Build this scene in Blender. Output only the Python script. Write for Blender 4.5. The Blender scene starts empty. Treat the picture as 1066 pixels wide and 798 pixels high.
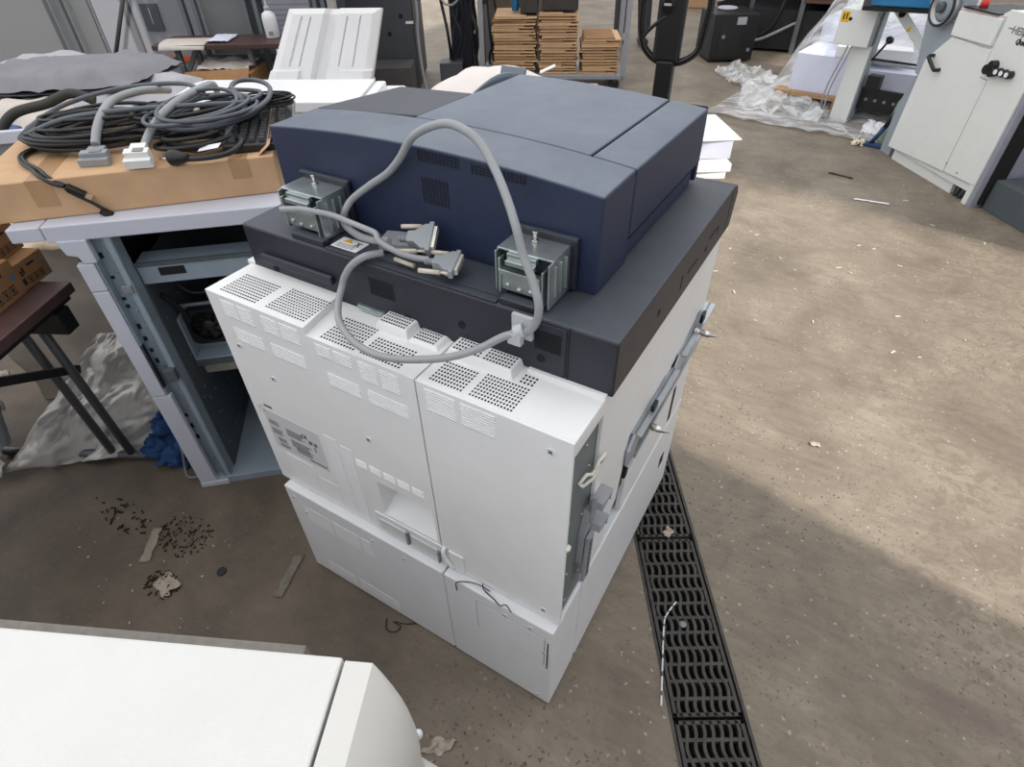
import bpy, bmesh, math, random
from mathutils import Vector, Matrix, noise, Euler
random.seed(7)
S = bpy.context.scene
COL = S.collection
R = math.radians

# ------------------------------------------------------------------ materials
def lin(c):
    c = c / 255.0
    return c / 12.92 if c <= 0.04045 else ((c + 0.055) / 1.055) ** 2.4
MATS = {}
def dust_sheen(m, rgb, amount):
    """dusty film plus painted top sheen: patchy pale colour on faces that look up"""
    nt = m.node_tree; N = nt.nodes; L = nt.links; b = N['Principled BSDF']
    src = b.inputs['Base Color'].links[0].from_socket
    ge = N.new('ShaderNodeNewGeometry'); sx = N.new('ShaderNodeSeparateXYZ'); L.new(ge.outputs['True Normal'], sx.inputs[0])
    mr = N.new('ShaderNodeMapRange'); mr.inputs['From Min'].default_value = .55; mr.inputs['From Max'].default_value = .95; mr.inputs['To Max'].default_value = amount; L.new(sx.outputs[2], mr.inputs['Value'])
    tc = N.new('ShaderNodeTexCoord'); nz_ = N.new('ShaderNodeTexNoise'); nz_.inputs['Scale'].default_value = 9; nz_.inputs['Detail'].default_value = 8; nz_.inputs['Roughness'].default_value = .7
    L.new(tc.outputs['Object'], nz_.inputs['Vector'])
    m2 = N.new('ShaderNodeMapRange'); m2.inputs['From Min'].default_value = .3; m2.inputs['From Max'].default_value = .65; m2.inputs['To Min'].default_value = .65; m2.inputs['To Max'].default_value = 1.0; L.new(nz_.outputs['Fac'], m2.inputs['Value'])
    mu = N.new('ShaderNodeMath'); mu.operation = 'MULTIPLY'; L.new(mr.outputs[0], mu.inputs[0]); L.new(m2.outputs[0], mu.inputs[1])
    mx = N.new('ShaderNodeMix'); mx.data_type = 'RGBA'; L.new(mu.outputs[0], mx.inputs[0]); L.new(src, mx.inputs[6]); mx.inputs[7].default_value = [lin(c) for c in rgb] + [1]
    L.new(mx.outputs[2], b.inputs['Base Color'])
def mat(name, rgb, rough=0.5, metal=0.0, var=0.06, nscale=12.0, bump=0.0, bscale=200.0, alpha=1.0, trans=0.0, spec=0.5):
    if name in MATS: return MATS[name]
    m = bpy.data.materials.new(name); m.use_nodes = True
    nt = m.node_tree; N = nt.nodes; L = nt.links
    b = N['Principled BSDF']
    b.inputs['Roughness'].default_value = rough
    b.inputs['Metallic'].default_value = metal
    b.inputs['Specular IOR Level'].default_value = spec
    if trans: b.inputs['Transmission Weight'].default_value = trans
    if alpha < 1: b.inputs['Alpha'].default_value = alpha
    tc = N.new('ShaderNodeTexCoord')
    nz = N.new('ShaderNodeTexNoise'); nz.inputs['Scale'].default_value = nscale; nz.inputs['Detail'].default_value = 5
    L.new(tc.outputs['Object'], nz.inputs['Vector'])
    rp = N.new('ShaderNodeValToRGB')
    base = [lin(x) for x in rgb]
    rp.color_ramp.elements[0].position = 0.3; rp.color_ramp.elements[1].position = 0.7
    rp.color_ramp.elements[0].color = [max(0, x * (1 - var)) for x in base] + [1]
    rp.color_ramp.elements[1].color = [min(1, x * (1 + var)) for x in base] + [1]
    L.new(nz.outputs['Fac'], rp.inputs['Fac'])
    L.new(rp.outputs['Color'], b.inputs['Base Color'])
    if bump:
        n2 = N.new('ShaderNodeTexNoise'); n2.inputs['Scale'].default_value = bscale; n2.inputs['Detail'].default_value = 3
        L.new(tc.outputs['Object'], n2.inputs['Vector'])
        bp = N.new('ShaderNodeBump'); bp.inputs['Strength'].default_value = bump; bp.inputs['Distance'].default_value = 0.002
        L.new(n2.outputs['Fac'], bp.inputs['Height']); L.new(bp.outputs['Normal'], b.inputs['Normal'])
    MATS[name] = m
    return m

WHITE = mat('white_plastic', (232, 233, 234), 0.42, var=0.02, bump=0.08, bscale=600)
PANEL = mat('white_panel', (224, 226, 230), 0.45, var=0.02, bump=0.06, bscale=600)
PANEL2 = mat('embossed_white', (236, 236, 238), 0.4, var=0.02)
NAVY = mat('navy_plastic', (28, 40, 70), 0.44, var=0.10, nscale=25, bump=0.5, bscale=700, spec=.6)
dust_sheen(NAVY, (150, 162, 174), .42)
NAVYTOP = mat('slate_plastic', (94, 106, 120), 0.55, var=0.10, nscale=14, bump=0.35, bscale=900)
SLATE = mat('dark_slate_plastic', (25, 29, 43), 0.46, var=0.12, nscale=16, bump=0.5, bscale=700, spec=.6)
dust_sheen(SLATE, (140, 150, 160), .19)
GREYPL = mat('grey_plastic', (128, 130, 135), 0.5)
SEAM = mat('seam_black', (12, 12, 14), 0.8)
HOLE = mat('hole_dark', (22, 23, 26), 0.9)
STEEL = mat('zinc_steel', (190, 200, 200), 0.3, 0.85, var=0.12, nscale=30)
CHROME = mat('bright_steel', (205, 200, 195), 0.2, 1.0)
GMETAL = mat('grey_painted_metal', (146, 160, 172), 0.5, 0.1, var=0.05)
GMETALD = mat('dark_grey_metal', (86, 95, 100), 0.55, 0.2, var=0.1)
INNER = mat('inner_dark_metal', (40, 44, 46), 0.6, 0.2, var=0.15)
BLACKP = mat('black_plastic', (22, 22, 24), 0.45, var=0.15)
BLACKR = mat('black_rubber', (30, 31, 34), 0.5, var=0.15)
CABGREY = mat('grey_cable_sheath', (150, 153, 156), 0.45, var=0.04)
CABBLUE = mat('blue_grey_cable_sheath', (84, 90, 99), 0.45, var=0.06)
CONN = mat('grey_connector', (142, 147, 152), 0.5, var=0.05)
BEIGE = mat('beige_plastic', (205, 195, 178), 0.5, var=0.05)
CARD = mat('cardboard', (196, 160, 124), 0.85, var=0.06, nscale=18, bump=0.1, bscale=120)
CARDD = mat('brown_cardboard', (150, 112, 76), 0.9, var=0.10, nscale=20)
CARDT = mat('packing_tape', (178, 142, 106), 0.25, var=0.05)
CARDE = mat('cardboard_edge', (206, 172, 132), 0.9, var=0.12, nscale=60)
KRAFT = mat('kraft_paper', (198, 180, 158), 0.85, var=0.08)
WOODT = mat('brown_laminate', (74, 54, 52), 0.45, var=0.12, nscale=30)
PAPER = mat('white_paper', (236, 236, 240), 0.8, var=0.02)
PAPERB = mat('bluish_paper', (214, 218, 236), 0.8, var=0.03)
PAPERG = mat('grey_paper', (172, 172, 178), 0.8, var=0.06)
PAPERW = mat('warm_paper', (200, 192, 184), 0.8, var=0.06)
FILM = mat('clear_film', (236, 238, 240), 0.15, var=0.02, alpha=0.48, spec=0.9)
def streak_alpha(m):
    nt = m.node_tree; N = nt.nodes; L = nt.links; b = N['Principled BSDF']
    tc = N.new('ShaderNodeTexCoord'); n1 = N.new('ShaderNodeTexNoise'); n1.inputs['Scale'].default_value = 2.4; n1.inputs['Detail'].default_value = 6; n1.inputs['Distortion'].default_value = 1.6
    mp = N.new('ShaderNodeMapping'); mp.inputs['Rotation'].default_value = (.3, .2, .9); mp.inputs['Scale'].default_value = (1, 4.5, 1.4)
    L.new(tc.outputs['Object'], mp.inputs['Vector']); L.new(mp.outputs[0], n1.inputs['Vector'])
    mr = N.new('ShaderNodeMapRange'); mr.inputs['From Min'].default_value = .42; mr.inputs['From Max'].default_value = .66; mr.inputs['To Min'].default_value = .24; mr.inputs['To Max'].default_value = .66
    L.new(n1.outputs['Fac'], mr.inputs['Value']); L.new(mr.outputs[0], b.inputs['Alpha'])
streak_alpha(FILM)
FILMG = mat('dusty_film', (196, 188, 178), 0.18, var=0.2, nscale=7, spec=0.8)
FOIL = mat('silver_wrap', (200, 198, 194), 0.28, 0.15, var=0.08, nscale=9)
BLUEC = mat('blue_cloth', (38, 72, 122), 0.9, var=0.15, nscale=40, bump=0.4, bscale=400)
PRESSW = mat('press_white', (228, 231, 229), 0.45, var=0.02)
PRESSG = mat('press_grey', (150, 160, 168), 0.5, var=0.04)
YELLOW = mat('warning_yellow', (238, 186, 30), 0.5)
REDP = mat('red_plastic', (196, 48, 40), 0.45)
ORANGE = mat('orange_paint', (190, 82, 42), 0.5)
BLUEP = mat('blue_paint', (34, 110, 160), 0.45)
NAVYP = mat('navy_paint', (36, 62, 104), 0.4)
GREEN = mat('green_bag', (118, 140, 118), 0.4, var=0.15)
IRON = mat('cast_iron', (62, 60, 57), 0.55, 0.25, var=0.35, nscale=30, bump=0.4, bscale=300)
DARKGREY = mat('anthracite_panel', (72, 75, 80), 0.5, var=0.05)
RACK = mat('rack_grey', (104, 108, 112), 0.5, 0.2, var=0.08)
TEXT = mat('print_black', (36, 36, 38), 0.7)
TEXTG = mat('print_grey', (96, 98, 104), 0.7)
TROLL = mat('trolley_silver', (158, 160, 166), 0.4, 0.4)
DENIM = mat('dark_trousers', (58, 60, 66), 0.9, var=0.12, nscale=50)
SKIN = mat('skin', (196, 150, 124), 0.6)
SHIRT = mat('dark_shirt', (40, 44, 54), 0.9)
WOOD = mat('pallet_wood', (168, 134, 96), 0.8, var=0.18, nscale=20)
WALLD = mat('mid_grey_wall_paint', (132, 134, 142), 0.6, var=0.03, nscale=3)  # even mid grey for the back wall and its trim
WALLG = mat('grey_wall_panel', (104, 106, 110), 0.6, var=0.03, nscale=3)
WALLW = mat('pale_wall_panel', (216, 217, 219), 0.6, var=0.02, nscale=3)
TAPEF = mat('floor_tape', (112, 106, 96), 0.8, var=0.2, nscale=60)
DIRT = mat('dirt', (44, 32, 26), 0.95, var=0.3, nscale=80)
LINT = mat('lint', (176, 164, 150), 0.95, var=0.15, nscale=60)
FOAM = mat('grey_foam', (128, 124, 118), 0.9, var=0.12, nscale=90)
LAV = mat('lavender_grey_trim', (196, 199, 212), 0.5, var=0.02)

# ------------------------------------------------------------------ mesh builder
class MB:
    def __init__(s): s.v = []; s.f = []; s.m = []; s.sm = []
    def add(s, vs, fs, mi=0, smooth=False):
        o = len(s.v); s.v += [tuple(v) for v in vs]
        for f in fs:
            s.f.append([o + i for i in f]); s.m.append(mi); s.sm.append(smooth)
        return s
    def box(s, x0, x1, y0, y1, z0, z1, mi=0):
        vs = [(x, y, z) for z in (z0, z1) for y in (y0, y1) for x in (x0, x1)]
        return s.add(vs, [(0, 2, 3, 1), (4, 5, 7, 6), (0, 1, 5, 4), (2, 6, 7, 3), (0, 4, 6, 2), (1, 3, 7, 5)], mi)
    def obox(s, c, ax, ay, az, mi=0):           # centre + half-axis vectors
        c = Vector(c); ax, ay, az = Vector(ax), Vector(ay), Vector(az)
        vs = [c + ax * i + ay * j + az * k for k in (-1, 1) for j in (-1, 1) for i in (-1, 1)]
        return s.add(vs, [(0, 2, 3, 1), (4, 5, 7, 6), (0, 1, 5, 4), (2, 6, 7, 3), (0, 4, 6, 2), (1, 3, 7, 5)], mi)
    def prism(s, poly, fn, a, b, mi=0):         # poly 2-D, fn(p, t) -> 3-D
        n = len(poly)
        vs = [fn(p, a) for p in poly] + [fn(p, b) for p in poly]
        fs = [list(range(n))[::-1], [n + i for i in range(n)]] + [(i, (i + 1) % n, n + (i + 1) % n, n + i) for i in range(n)]
        return s.add(vs, fs, mi)
    def px(s, poly, x0, x1, mi=0): return s.prism(poly, lambda p, t: (t, p[0], p[1]), x0, x1, mi)
    def py(s, poly, y0, y1, mi=0): return s.prism(poly, lambda p, t: (p[0], t, p[1]), y0, y1, mi)
    def pz(s, poly, z0, z1, mi=0): return s.prism(poly, lambda p, t: (p[0], p[1], t), z0, z1, mi)
    def cyl(s, p0, p1, r, n=16, r1=None, mi=0):
        p0, p1 = Vector(p0), Vector(p1); r1 = r if r1 is None else r1
        d = (p1 - p0).normalized(); a = d.orthogonal().normalized(); b = d.cross(a)
        vs = []
        for p, rr in ((p0, r), (p1, r1)):
            vs += [p + a * rr * math.cos(2 * math.pi * i / n) + b * rr * math.sin(2 * math.pi * i / n) for i in range(n)]
        o = len(s.v); s.v += [tuple(v) for v in vs]
        for i in range(n):
            s.f.append([o + i, o + (i + 1) % n, o + n + (i + 1) % n, o + n + i]); s.m.append(mi); s.sm.append(True)
        s.f.append([o + i for i in range(n)][::-1]); s.m.append(mi); s.sm.append(False)
        s.f.append([o + n + i for i in range(n)]); s.m.append(mi); s.sm.append(False)
        return s
    def tube(s, path, r, n=10, closed=False, mi=0, radii=None):
        P = [Vector(p) for p in path]; k = len(P)
        if k < 2: return s
        t0 = (P[1] - P[0]).normalized(); a = t0.orthogonal().normalized()
        o = len(s.v)
        for i, p in enumerate(P):
            if closed: t = (P[(i + 1) % k] - P[i - 1]).normalized()
            else: t = (P[min(i + 1, k - 1)] - P[max(i - 1, 0)]).normalized()
            a = (a - t * a.dot(t))
            if a.length < 1e-6: a = t.orthogonal()
            a.normalize(); b = t.cross(a)
            rr = radii[i] if radii else r
            s.v += [tuple(p + a * rr * math.cos(2 * math.pi * j / n) + b * rr * math.sin(2 * math.pi * j / n)) for j in range(n)]
        last = k if closed else k - 1
        for i in range(last):
            for j in range(n):
                i2 = (i + 1) % k
                s.f.append([o + i * n + j, o + i * n + (j + 1) % n, o + i2 * n + (j + 1) % n, o + i2 * n + j]); s.m.append(mi); s.sm.append(True)
        if not closed:
            s.f.append([o + j for j in range(n)][::-1]); s.m.append(mi); s.sm.append(False)
            s.f.append([o + (k - 1) * n + j for j in range(n)]); s.m.append(mi); s.sm.append(False)
        return s
    def lathe(s, prof, c, axis=(0, 0, 1), n=24, mi=0):   # prof [(r, h)]
        c = Vector(c); ax = Vector(axis).normalized(); a = ax.orthogonal().normalized(); b = ax.cross(a)
        o = len(s.v)
        for r, h in prof:
            s.v += [tuple(c + ax * h + a * r * math.cos(2 * math.pi * j / n) + b * r * math.sin(2 * math.pi * j / n)) for j in range(n)]
        for i in range(len(prof) - 1):
            for j in range(n):
                s.f.append([o + i * n + j, o + i * n + (j + 1) % n, o + (i + 1) * n + (j + 1) % n, o + (i + 1) * n + j]); s.m.append(mi); s.sm.append(True)
        s.f.append([o + j for j in range(n)][::-1]); s.m.append(mi); s.sm.append(False)
        k = (len(prof) - 1) * n
        s.f.append([o + k + j for j in range(n)]); s.m.append(mi); s.sm.append(False)
        return s
    def grid(s, nx, ny, fn, mi=0, smooth=True):
        o = len(s.v)
        s.v += [tuple(fn(i / nx, j / ny)) for j in range(ny + 1) for i in range(nx + 1)]
        for j in range(ny):
            for i in range(nx):
                q = o + j * (nx + 1) + i
                s.f.append([q, q + 1, q + nx + 2, q + nx + 1]); s.m.append(mi); s.sm.append(smooth)
        return s
    def build(s, name, m, parent=None, world=False, bevel=0.0, solid=0.0, seg=2, subdiv=0, bump=None):
        me = bpy.data.meshes.new(name)
        me.from_pydata(s.v, [], s.f)
        for q in (m if isinstance(m, (list, tuple)) else [m]): me.materials.append(q)
        me.polygons.foreach_set('material_index', s.m)
        me.polygons.foreach_set('use_smooth', s.sm)
        bm = bmesh.new(); bm.from_mesh(me); bmesh.ops.recalc_face_normals(bm, faces=bm.faces); bm.to_mesh(me); bm.free()
        me.update()
        o = bpy.data.objects.new(name, me); COL.objects.link(o)
        if parent:
            o.parent = parent
            root = parent
            if parent.parent is None and world: o.matrix_parent_inverse = parent.matrix_basis.inverted()
        if bevel:
            md = o.modifiers.new('bevel', 'BEVEL'); md.width = bevel; md.segments = seg; md.limit_method = 'ANGLE'; md.angle_limit = R(40)
        if subdiv:
            md = o.modifiers.new('sub', 'SUBSURF'); md.levels = subdiv; md.render_levels = subdiv
        if solid:
            md = o.modifiers.new('solid', 'SOLIDIFY'); md.thickness = solid; md.offset = 0
        return o

def tag(o, label, cat, group=None, kind=None):
    if label: o['label'] = label
    if cat: o['category'] = cat
    if group: o['group'] = group
    if kind: o['kind'] = kind
    return o
def thing(name, label, cat, loc=(0, 0, 0), rz=0.0, group=None):
    o = bpy.data.objects.new(name, None); COL.objects.link(o); o.empty_display_size = 0.1
    o.location = loc; o.rotation_euler = (0, 0, rz)
    return tag(o, label, cat, group)
def solo(mb, name, m, label, cat, group=None, **k):
    return tag(mb.build(name, m, **k), label, cat, group)
def struct(mb, name, m, parent=None, **k):
    o = mb.build(name, m, parent, **k)
    if not parent: o['kind'] = 'structure'
    return o
def copy_tree(o, parent=None):
    c = o.copy(); COL.objects.link(c)
    if parent: c.parent = parent
    for ch in list(o.children): copy_tree(ch, c)
    return c
def cr(pts, n=8, closed=False):
    P = [Vector(p) for p in pts]; out = []
    k = len(P); rng = range(k if closed else k - 1)
    for i in rng:
        if closed: a, b, c, d = P[i - 1], P[i], P[(i + 1) % k], P[(i + 2) % k]
        else: a, b, c, d = P[max(i - 1, 0)], P[i], P[i + 1], P[min(i + 2, k - 1)]
        for j in range(n):
            t = j / n
            out.append(0.5 * ((2 * b) + (c - a) * t + (2 * a - 5 * b + 4 * c - d) * t * t + (3 * b - a - 3 * c + d) * t ** 3))
    if not closed: out.append(P[-1])
    return out
def nz(x, y, z=0.0): return noise.noise(Vector((x, y, z)))
def text_mesh(txt, size, name, m, parent, origin, xdir, ydir, depth=0.0006, shear=0.0, extrude=True, world=True, bold=0.0):
    cu = bpy.data.curves.new(name, 'FONT'); cu.body = txt; cu.size = size; cu.shear = shear; cu.offset = bold
    cu.extrude = depth; cu.resolution_u = 2
    o = bpy.data.objects.new(name, cu)
    me = bpy.data.meshes.new_from_object(o)
    bpy.data.objects.remove(o)
    X, Y = Vector(xdir).normalized(), Vector(ydir).normalized(); Z = X.cross(Y); O = Vector(origin)
    for v in me.vertices:
        c = v.co.copy(); v.co = O + X * c.x + Y * c.y + Z * c.z
    me.materials.clear(); me.materials.append(m)
    q = bpy.data.objects.new(name, me); COL.objects.link(q)
    if parent:
        q.parent = parent
        if world and parent.parent is None: q.matrix_parent_inverse = parent.matrix_basis.inverted()
    return q

# ------------------------------------------------------------------ camera (fitted to the machine's edges)
CAM = Vector((0.2282, -0.5225, 1.5697)); YAW, PITCH, ROLL, FPX = 0.5462, 0.7171, -0.0192, 601.94
fw = Vector((math.sin(-YAW) * math.cos(PITCH), math.cos(YAW) * math.cos(PITCH), -math.sin(PITCH)))
rt = fw.cross(Vector((0, 0, 1))).normalized(); up = rt.cross(fw)
r2 = rt * math.cos(ROLL) + up * math.sin(ROLL); u2 = up * math.cos(ROLL) - rt * math.sin(ROLL)
cd = bpy.data.cameras.new('camera'); co = bpy.data.objects.new('camera', cd); COL.objects.link(co)
cd.sensor_fit = 'HORIZONTAL'; cd.sensor_width = 36.0; cd.lens = FPX / 1066.0 * 36.0; cd.clip_start = 0.02; cd.clip_end = 100
M = Matrix((r2, u2, -fw)).transposed().to_4x4(); M.translation = CAM
co.matrix_world = M; S.camera = co

# ------------------------------------------------------------------ floor with drain slot
DO = Vector((0.009, 0.571, 0)); DD = Vector((0.517, -0.856, 0)).normalized(); DN = Vector((-DD.y, DD.x, 0)) * -1
DN = Vector((0.856, 0.517, 0)).normalized()
DW = 0.182; DT0, DT1 = -1.04, 1.56; DDEP = -0.09
def dp(t, w, z): return DO + DD * t + DN * w + Vector((0, 0, z))
def floor_mat():
    m = bpy.data.materials.new('worn_concrete'); m.use_nodes = True
    nt = m.node_tree; N = nt.nodes; L = nt.links; b = N['Principled BSDF']
    tc = N.new('ShaderNodeTexCoord')
    def noise_(sc, det=6, rough=0.6, dist=0.0, vec=None):
        n = N.new('ShaderNodeTexNoise'); n.inputs['Scale'].default_value = sc; n.inputs['Detail'].default_value = det
        n.inputs['Roughness'].default_value = rough; n.inputs['Distortion'].default_value = dist
        L.new(vec or tc.outputs['Object'], n.inputs['Vector']); return n.outputs['Fac']
    def ramp(fac, stops):
        r = N.new('ShaderNodeValToRGB'); e = r.color_ramp.elements
        while len(e) < len(stops): e.new(0.5)
        for q, (p, c) in zip(e, stops):
            q.position = p; q.color = (c, c, c, 1) if not isinstance(c, tuple) else c
        L.new(fac, r.inputs['Fac']); return r.outputs['Color']
    def mix(mode, f, a, c):
        x = N.new('ShaderNodeMix'); x.data_type = 'RGBA'; x.blend_type = mode
        if isinstance(f, float): x.inputs[0].default_value = f
        else: L.new(f, x.inputs[0])
        for s_, q in ((6, a), (7, c)):
            if isinstance(q, tuple): x.inputs[s_].default_value = q
            else: L.new(q, x.inputs[s_])
        return x.outputs[2]
    c_ = lambda r, g, bl: (lin(r), lin(g), lin(bl), 1)
    base = ramp(noise_(2.2, 8, 0.65, 0.6), [(0.3, c_(106, 96, 84)), (0.52, c_(130, 119, 105)), (0.72, c_(150, 140, 125))])
    # fine trowel scuffs, stretched
    mp = N.new('ShaderNodeMapping'); mp.inputs['Rotation'].default_value = (0, 0, R(35)); mp.inputs['Scale'].default_value = (3, 14, 3)
    L.new(tc.outputs['Object'], mp.inputs['Vector'])
    sc = ramp(noise_(2.5, 8, 0.7, 0.8, mp.outputs['Vector']), [(0.35, 0.72), (0.62, 1.0)])
    base = mix('MULTIPLY', 0.75, base, sc)
    # exposed aggregate pebbles
    vo = N.new('ShaderNodeTexVoronoi'); vo.inputs['Scale'].default_value = 75; vo.inputs['Randomness'].default_value = 1
    nw = N.new('ShaderNodeTexNoise'); nw.inputs['Scale'].default_value = 45
    L.new(tc.outputs['Object'], nw.inputs['Vector'])
    ad = N.new('ShaderNodeMix'); ad.data_type = 'RGBA'; ad.blend_type = 'ADD'; ad.inputs[0].default_value = 0.025
    L.new(tc.outputs['Object'], ad.inputs[6]); L.new(nw.outputs['Color'], ad.inputs[7]); L.new(ad.outputs[2], vo.inputs['Vector'])
    peb = ramp(vo.outputs['Distance'], [(0.22, 1.0), (0.36, 0.0)])
    csep = N.new('ShaderNodeSeparateColor'); L.new(vo.outputs['Color'], csep.inputs[0])
    pick = ramp(csep.outputs[0], [(0.45, 0.0), (0.6, 1.0)])
    pm = mix('MULTIPLY', 1.0, peb, pick)
    zone = ramp(noise_(1.1, 3), [(0.38, 0.35), (0.6, 1.0)])
    pm = mix('MULTIPLY', 1.0, pm, zone)
    pc = ramp(csep.outputs[1], [(0.0, c_(72, 60, 50)), (1.0, c_(112, 100, 88))])
    base = mix('MIX', pm, base, pc)
    pick2 = ramp(csep.outputs[2], [(0.955, 0.0), (0.97, 0.35)])
    base = mix('MIX', mix('MULTIPLY', 1.0, peb, pick2), base, c_(206, 200, 188))
    # oily, trodden-in grime plus painted machine shade on the left side of the aisle
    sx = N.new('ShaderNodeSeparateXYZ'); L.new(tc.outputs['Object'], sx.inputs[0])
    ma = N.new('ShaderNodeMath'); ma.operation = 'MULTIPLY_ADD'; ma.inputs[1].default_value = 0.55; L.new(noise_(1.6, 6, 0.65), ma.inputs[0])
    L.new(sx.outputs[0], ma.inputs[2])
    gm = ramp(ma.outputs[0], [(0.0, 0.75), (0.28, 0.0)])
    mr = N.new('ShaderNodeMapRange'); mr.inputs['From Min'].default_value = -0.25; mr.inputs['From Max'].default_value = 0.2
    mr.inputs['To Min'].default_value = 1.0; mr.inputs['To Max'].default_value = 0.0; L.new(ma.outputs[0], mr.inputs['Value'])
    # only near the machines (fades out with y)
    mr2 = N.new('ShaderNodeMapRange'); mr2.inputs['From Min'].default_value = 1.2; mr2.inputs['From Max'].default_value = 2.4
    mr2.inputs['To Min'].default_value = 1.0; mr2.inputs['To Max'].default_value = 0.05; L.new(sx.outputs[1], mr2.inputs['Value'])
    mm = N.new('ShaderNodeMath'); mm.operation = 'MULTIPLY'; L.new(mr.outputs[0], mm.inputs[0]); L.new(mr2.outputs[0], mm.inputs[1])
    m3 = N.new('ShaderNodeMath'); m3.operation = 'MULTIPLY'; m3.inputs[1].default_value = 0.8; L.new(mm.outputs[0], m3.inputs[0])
    dirt = ramp(noise_(3.0, 8, 0.7, 0.4), [(0.3, c_(62, 53, 46)), (0.7, c_(112, 99, 86))])  # grime tones that also carry the painted shade
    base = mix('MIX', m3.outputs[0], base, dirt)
    # oil stains
    st = ramp(noise_(1.7, 6, 0.6, 1.2), [(0.62, 0.0), (0.72, 0.55)])
    base = mix('MIX', st, base, c_(96, 82, 68))
    # dried purple spill near the lower right
    vm = N.new('ShaderNodeVectorMath'); vm.operation = 'DISTANCE'; vm.inputs[1].default_value = (0.885, 0.50, 0)
    mp2 = N.new('ShaderNodeMapping'); mp2.vector_type = 'POINT'
    sm = N.new('ShaderNodeVectorMath'); sm.operation = 'SUBTRACT'; sm.inputs[1].default_value = (0.885, 0.50, 0); L.new(tc.outputs['Object'], sm.inputs[0])
    rm = N.new('ShaderNodeMapping'); rm.inputs['Rotation'].default_value = (0, 0, R(52)); rm.inputs['Scale'].default_value = (1.0, 3.0, 1.0); L.new(sm.outputs[0], rm.inputs['Vector'])
    ln = N.new('ShaderNodeVectorMath'); ln.operation = 'LENGTH'; L.new(rm.outputs[0], ln.inputs[0])
    an = N.new('ShaderNodeMath'); an.operation = 'MULTIPLY_ADD'; an.inputs[1].default_value = 0.22; L.new(noise_(9, 5, 0.6), an.inputs[0]); L.new(ln.outputs['Value'], an.inputs[2])
    base = mix('MIX', ramp(an.outputs[0], [(0.16, 0.55), (0.27, 0.0)]), base, c_(92, 76, 78))
    # worn, cracked surface skin on the far right
    cn = ramp(noise_(16, 8, 0.75, 1.5), [(0.50, 0.0), (0.56, 0.6)])
    zn = N.new('ShaderNodeMapRange'); zn.inputs['From Min'].default_value = 0.35; zn.inputs['From Max'].default_value = 0.9; L.new(sx.outputs[0], zn.inputs['Value'])
    zm = mix('MULTIPLY', 1.0, cn, zn.outputs[0])
    base = mix('MIX', zm, base, c_(104, 92, 78))
    L.new(base, b.inputs['Base Color'])
    b.inputs['Roughness'].default_value = 0.62
    bp = N.new('ShaderNodeBump'); bp.inputs['Strength'].default_value = 0.25; bp.inputs['Distance'].default_value = 0.004
    L.new(noise_(60, 6, 0.7), bp.inputs['Height']); L.new(bp.outputs['Normal'], b.inputs['Normal'])
    return m
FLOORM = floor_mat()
fl = MB()
X0, X1, Y0, Y1 = -14, 9.2, -4, 16
outer = [(X0, Y0, 0), (X1, Y0, 0), (X1, Y1, 0), (X0, Y1, 0)]
inner = [dp(DT1, 0, 0), dp(DT1, DW, 0), dp(DT0, DW, 0), dp(DT0, 0, 0)]
fl.add(outer + inner, [(0, 1, 5, 4), (1, 2, 6, 5), (2, 3, 7, 6), (3, 0, 4, 7)])
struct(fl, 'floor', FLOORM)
ch = MB()
q = [dp(DT1, 0, 0), dp(DT1, DW, 0), dp(DT0, DW, 0), dp(DT0, 0, 0)]; qb = [p + Vector((0, 0, DDEP)) for p in q]
ch.add(q + qb, [(4, 5, 6, 7), (0, 1, 5, 4), (1, 2, 6, 5), (2, 3, 7, 6), (3, 0, 4, 7)])
struct(ch, 'trim_1', mat('drain_dirt', (26, 24, 22), 0.9, var=0.3))
rim = MB()
for w in (-0.006, DW - 0.002):
    rim.obox(dp((DT0 + DT1) / 2, w + 0.004, -0.012), DD * (DT1 - DT0) / 2, DN * 0.004, Vector((0, 0, 0.0135)))
struct(rim, 'trim_2', IRON)

# ------------------------------------------------------------------ drain grates
def grate():
    t = thing('drain_grate', 'x', 'drain grate', (0, 0, 0), 0, 'drain grates along the floor channel')
    L_, W_ = 0.512, DW - 0.012
    f = MB()
    f.box(0, L_, 0, 0.010, -0.022, 0.0); f.box(0, L_, W_ - 0.010, W_, -0.022, 0.0)
    f.box(0, 0.010, 0, W_, -0.022, 0.0); f.box(L_ - 0.010, L_, 0, W_, -0.022, 0.0)
    f.build('rim', IRON, t, bevel=0.0012)
    c = MB(); nb = 12
    for i in range(1, nb): c.box(i * L_ / nb - 0.0045, i * L_ / nb + 0.0045, 0.008, W_ - 0.008, -0.02, -0.001)
    c.build('cross_bars', IRON, t, bevel=0.001)
    w = MB(); nw = 8
    for k in range(1, nw):
        yc = k * W_ / nw; n = 96
        for i in range(n):
            xa, xb = i * L_ / n, (i + 1) * L_ / n
            ya, yb = [yc + 0.0045 * math.sin(2 * math.pi * x / (L_ / nb * 2)) for x in (xa, xb)]
            h = 0.0042
            w.add([(xa, ya - h, -0.02), (xb, yb - h, -0.02), (xb, yb + h, -0.02), (xa, ya + h, -0.02),
                   (xa, ya - h, 0), (xb, yb - h, 0), (xb, yb + h, 0), (xa, ya + h, 0)],
                  [(4, 5, 6, 7), (0, 1, 5, 4), (2, 3, 7, 6)], 0)
    w.build('wavy_bars', IRON, t)
    return t
g0 = grate(); ang = math.atan2(DD.y, DD.x)
GL = [(-1.04, 'iron drain grate reaching in under the white printer'), (-0.52, 'far iron drain grate beside the printer foot with a pale scrap on it'),
      (0.0, 'middle iron drain grate with the speckled wire lying on it'), (0.52, 'near iron drain grate at the bottom edge of the picture'), (1.04, 'iron drain grate closest to the viewer, past the bottom edge')]
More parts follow.
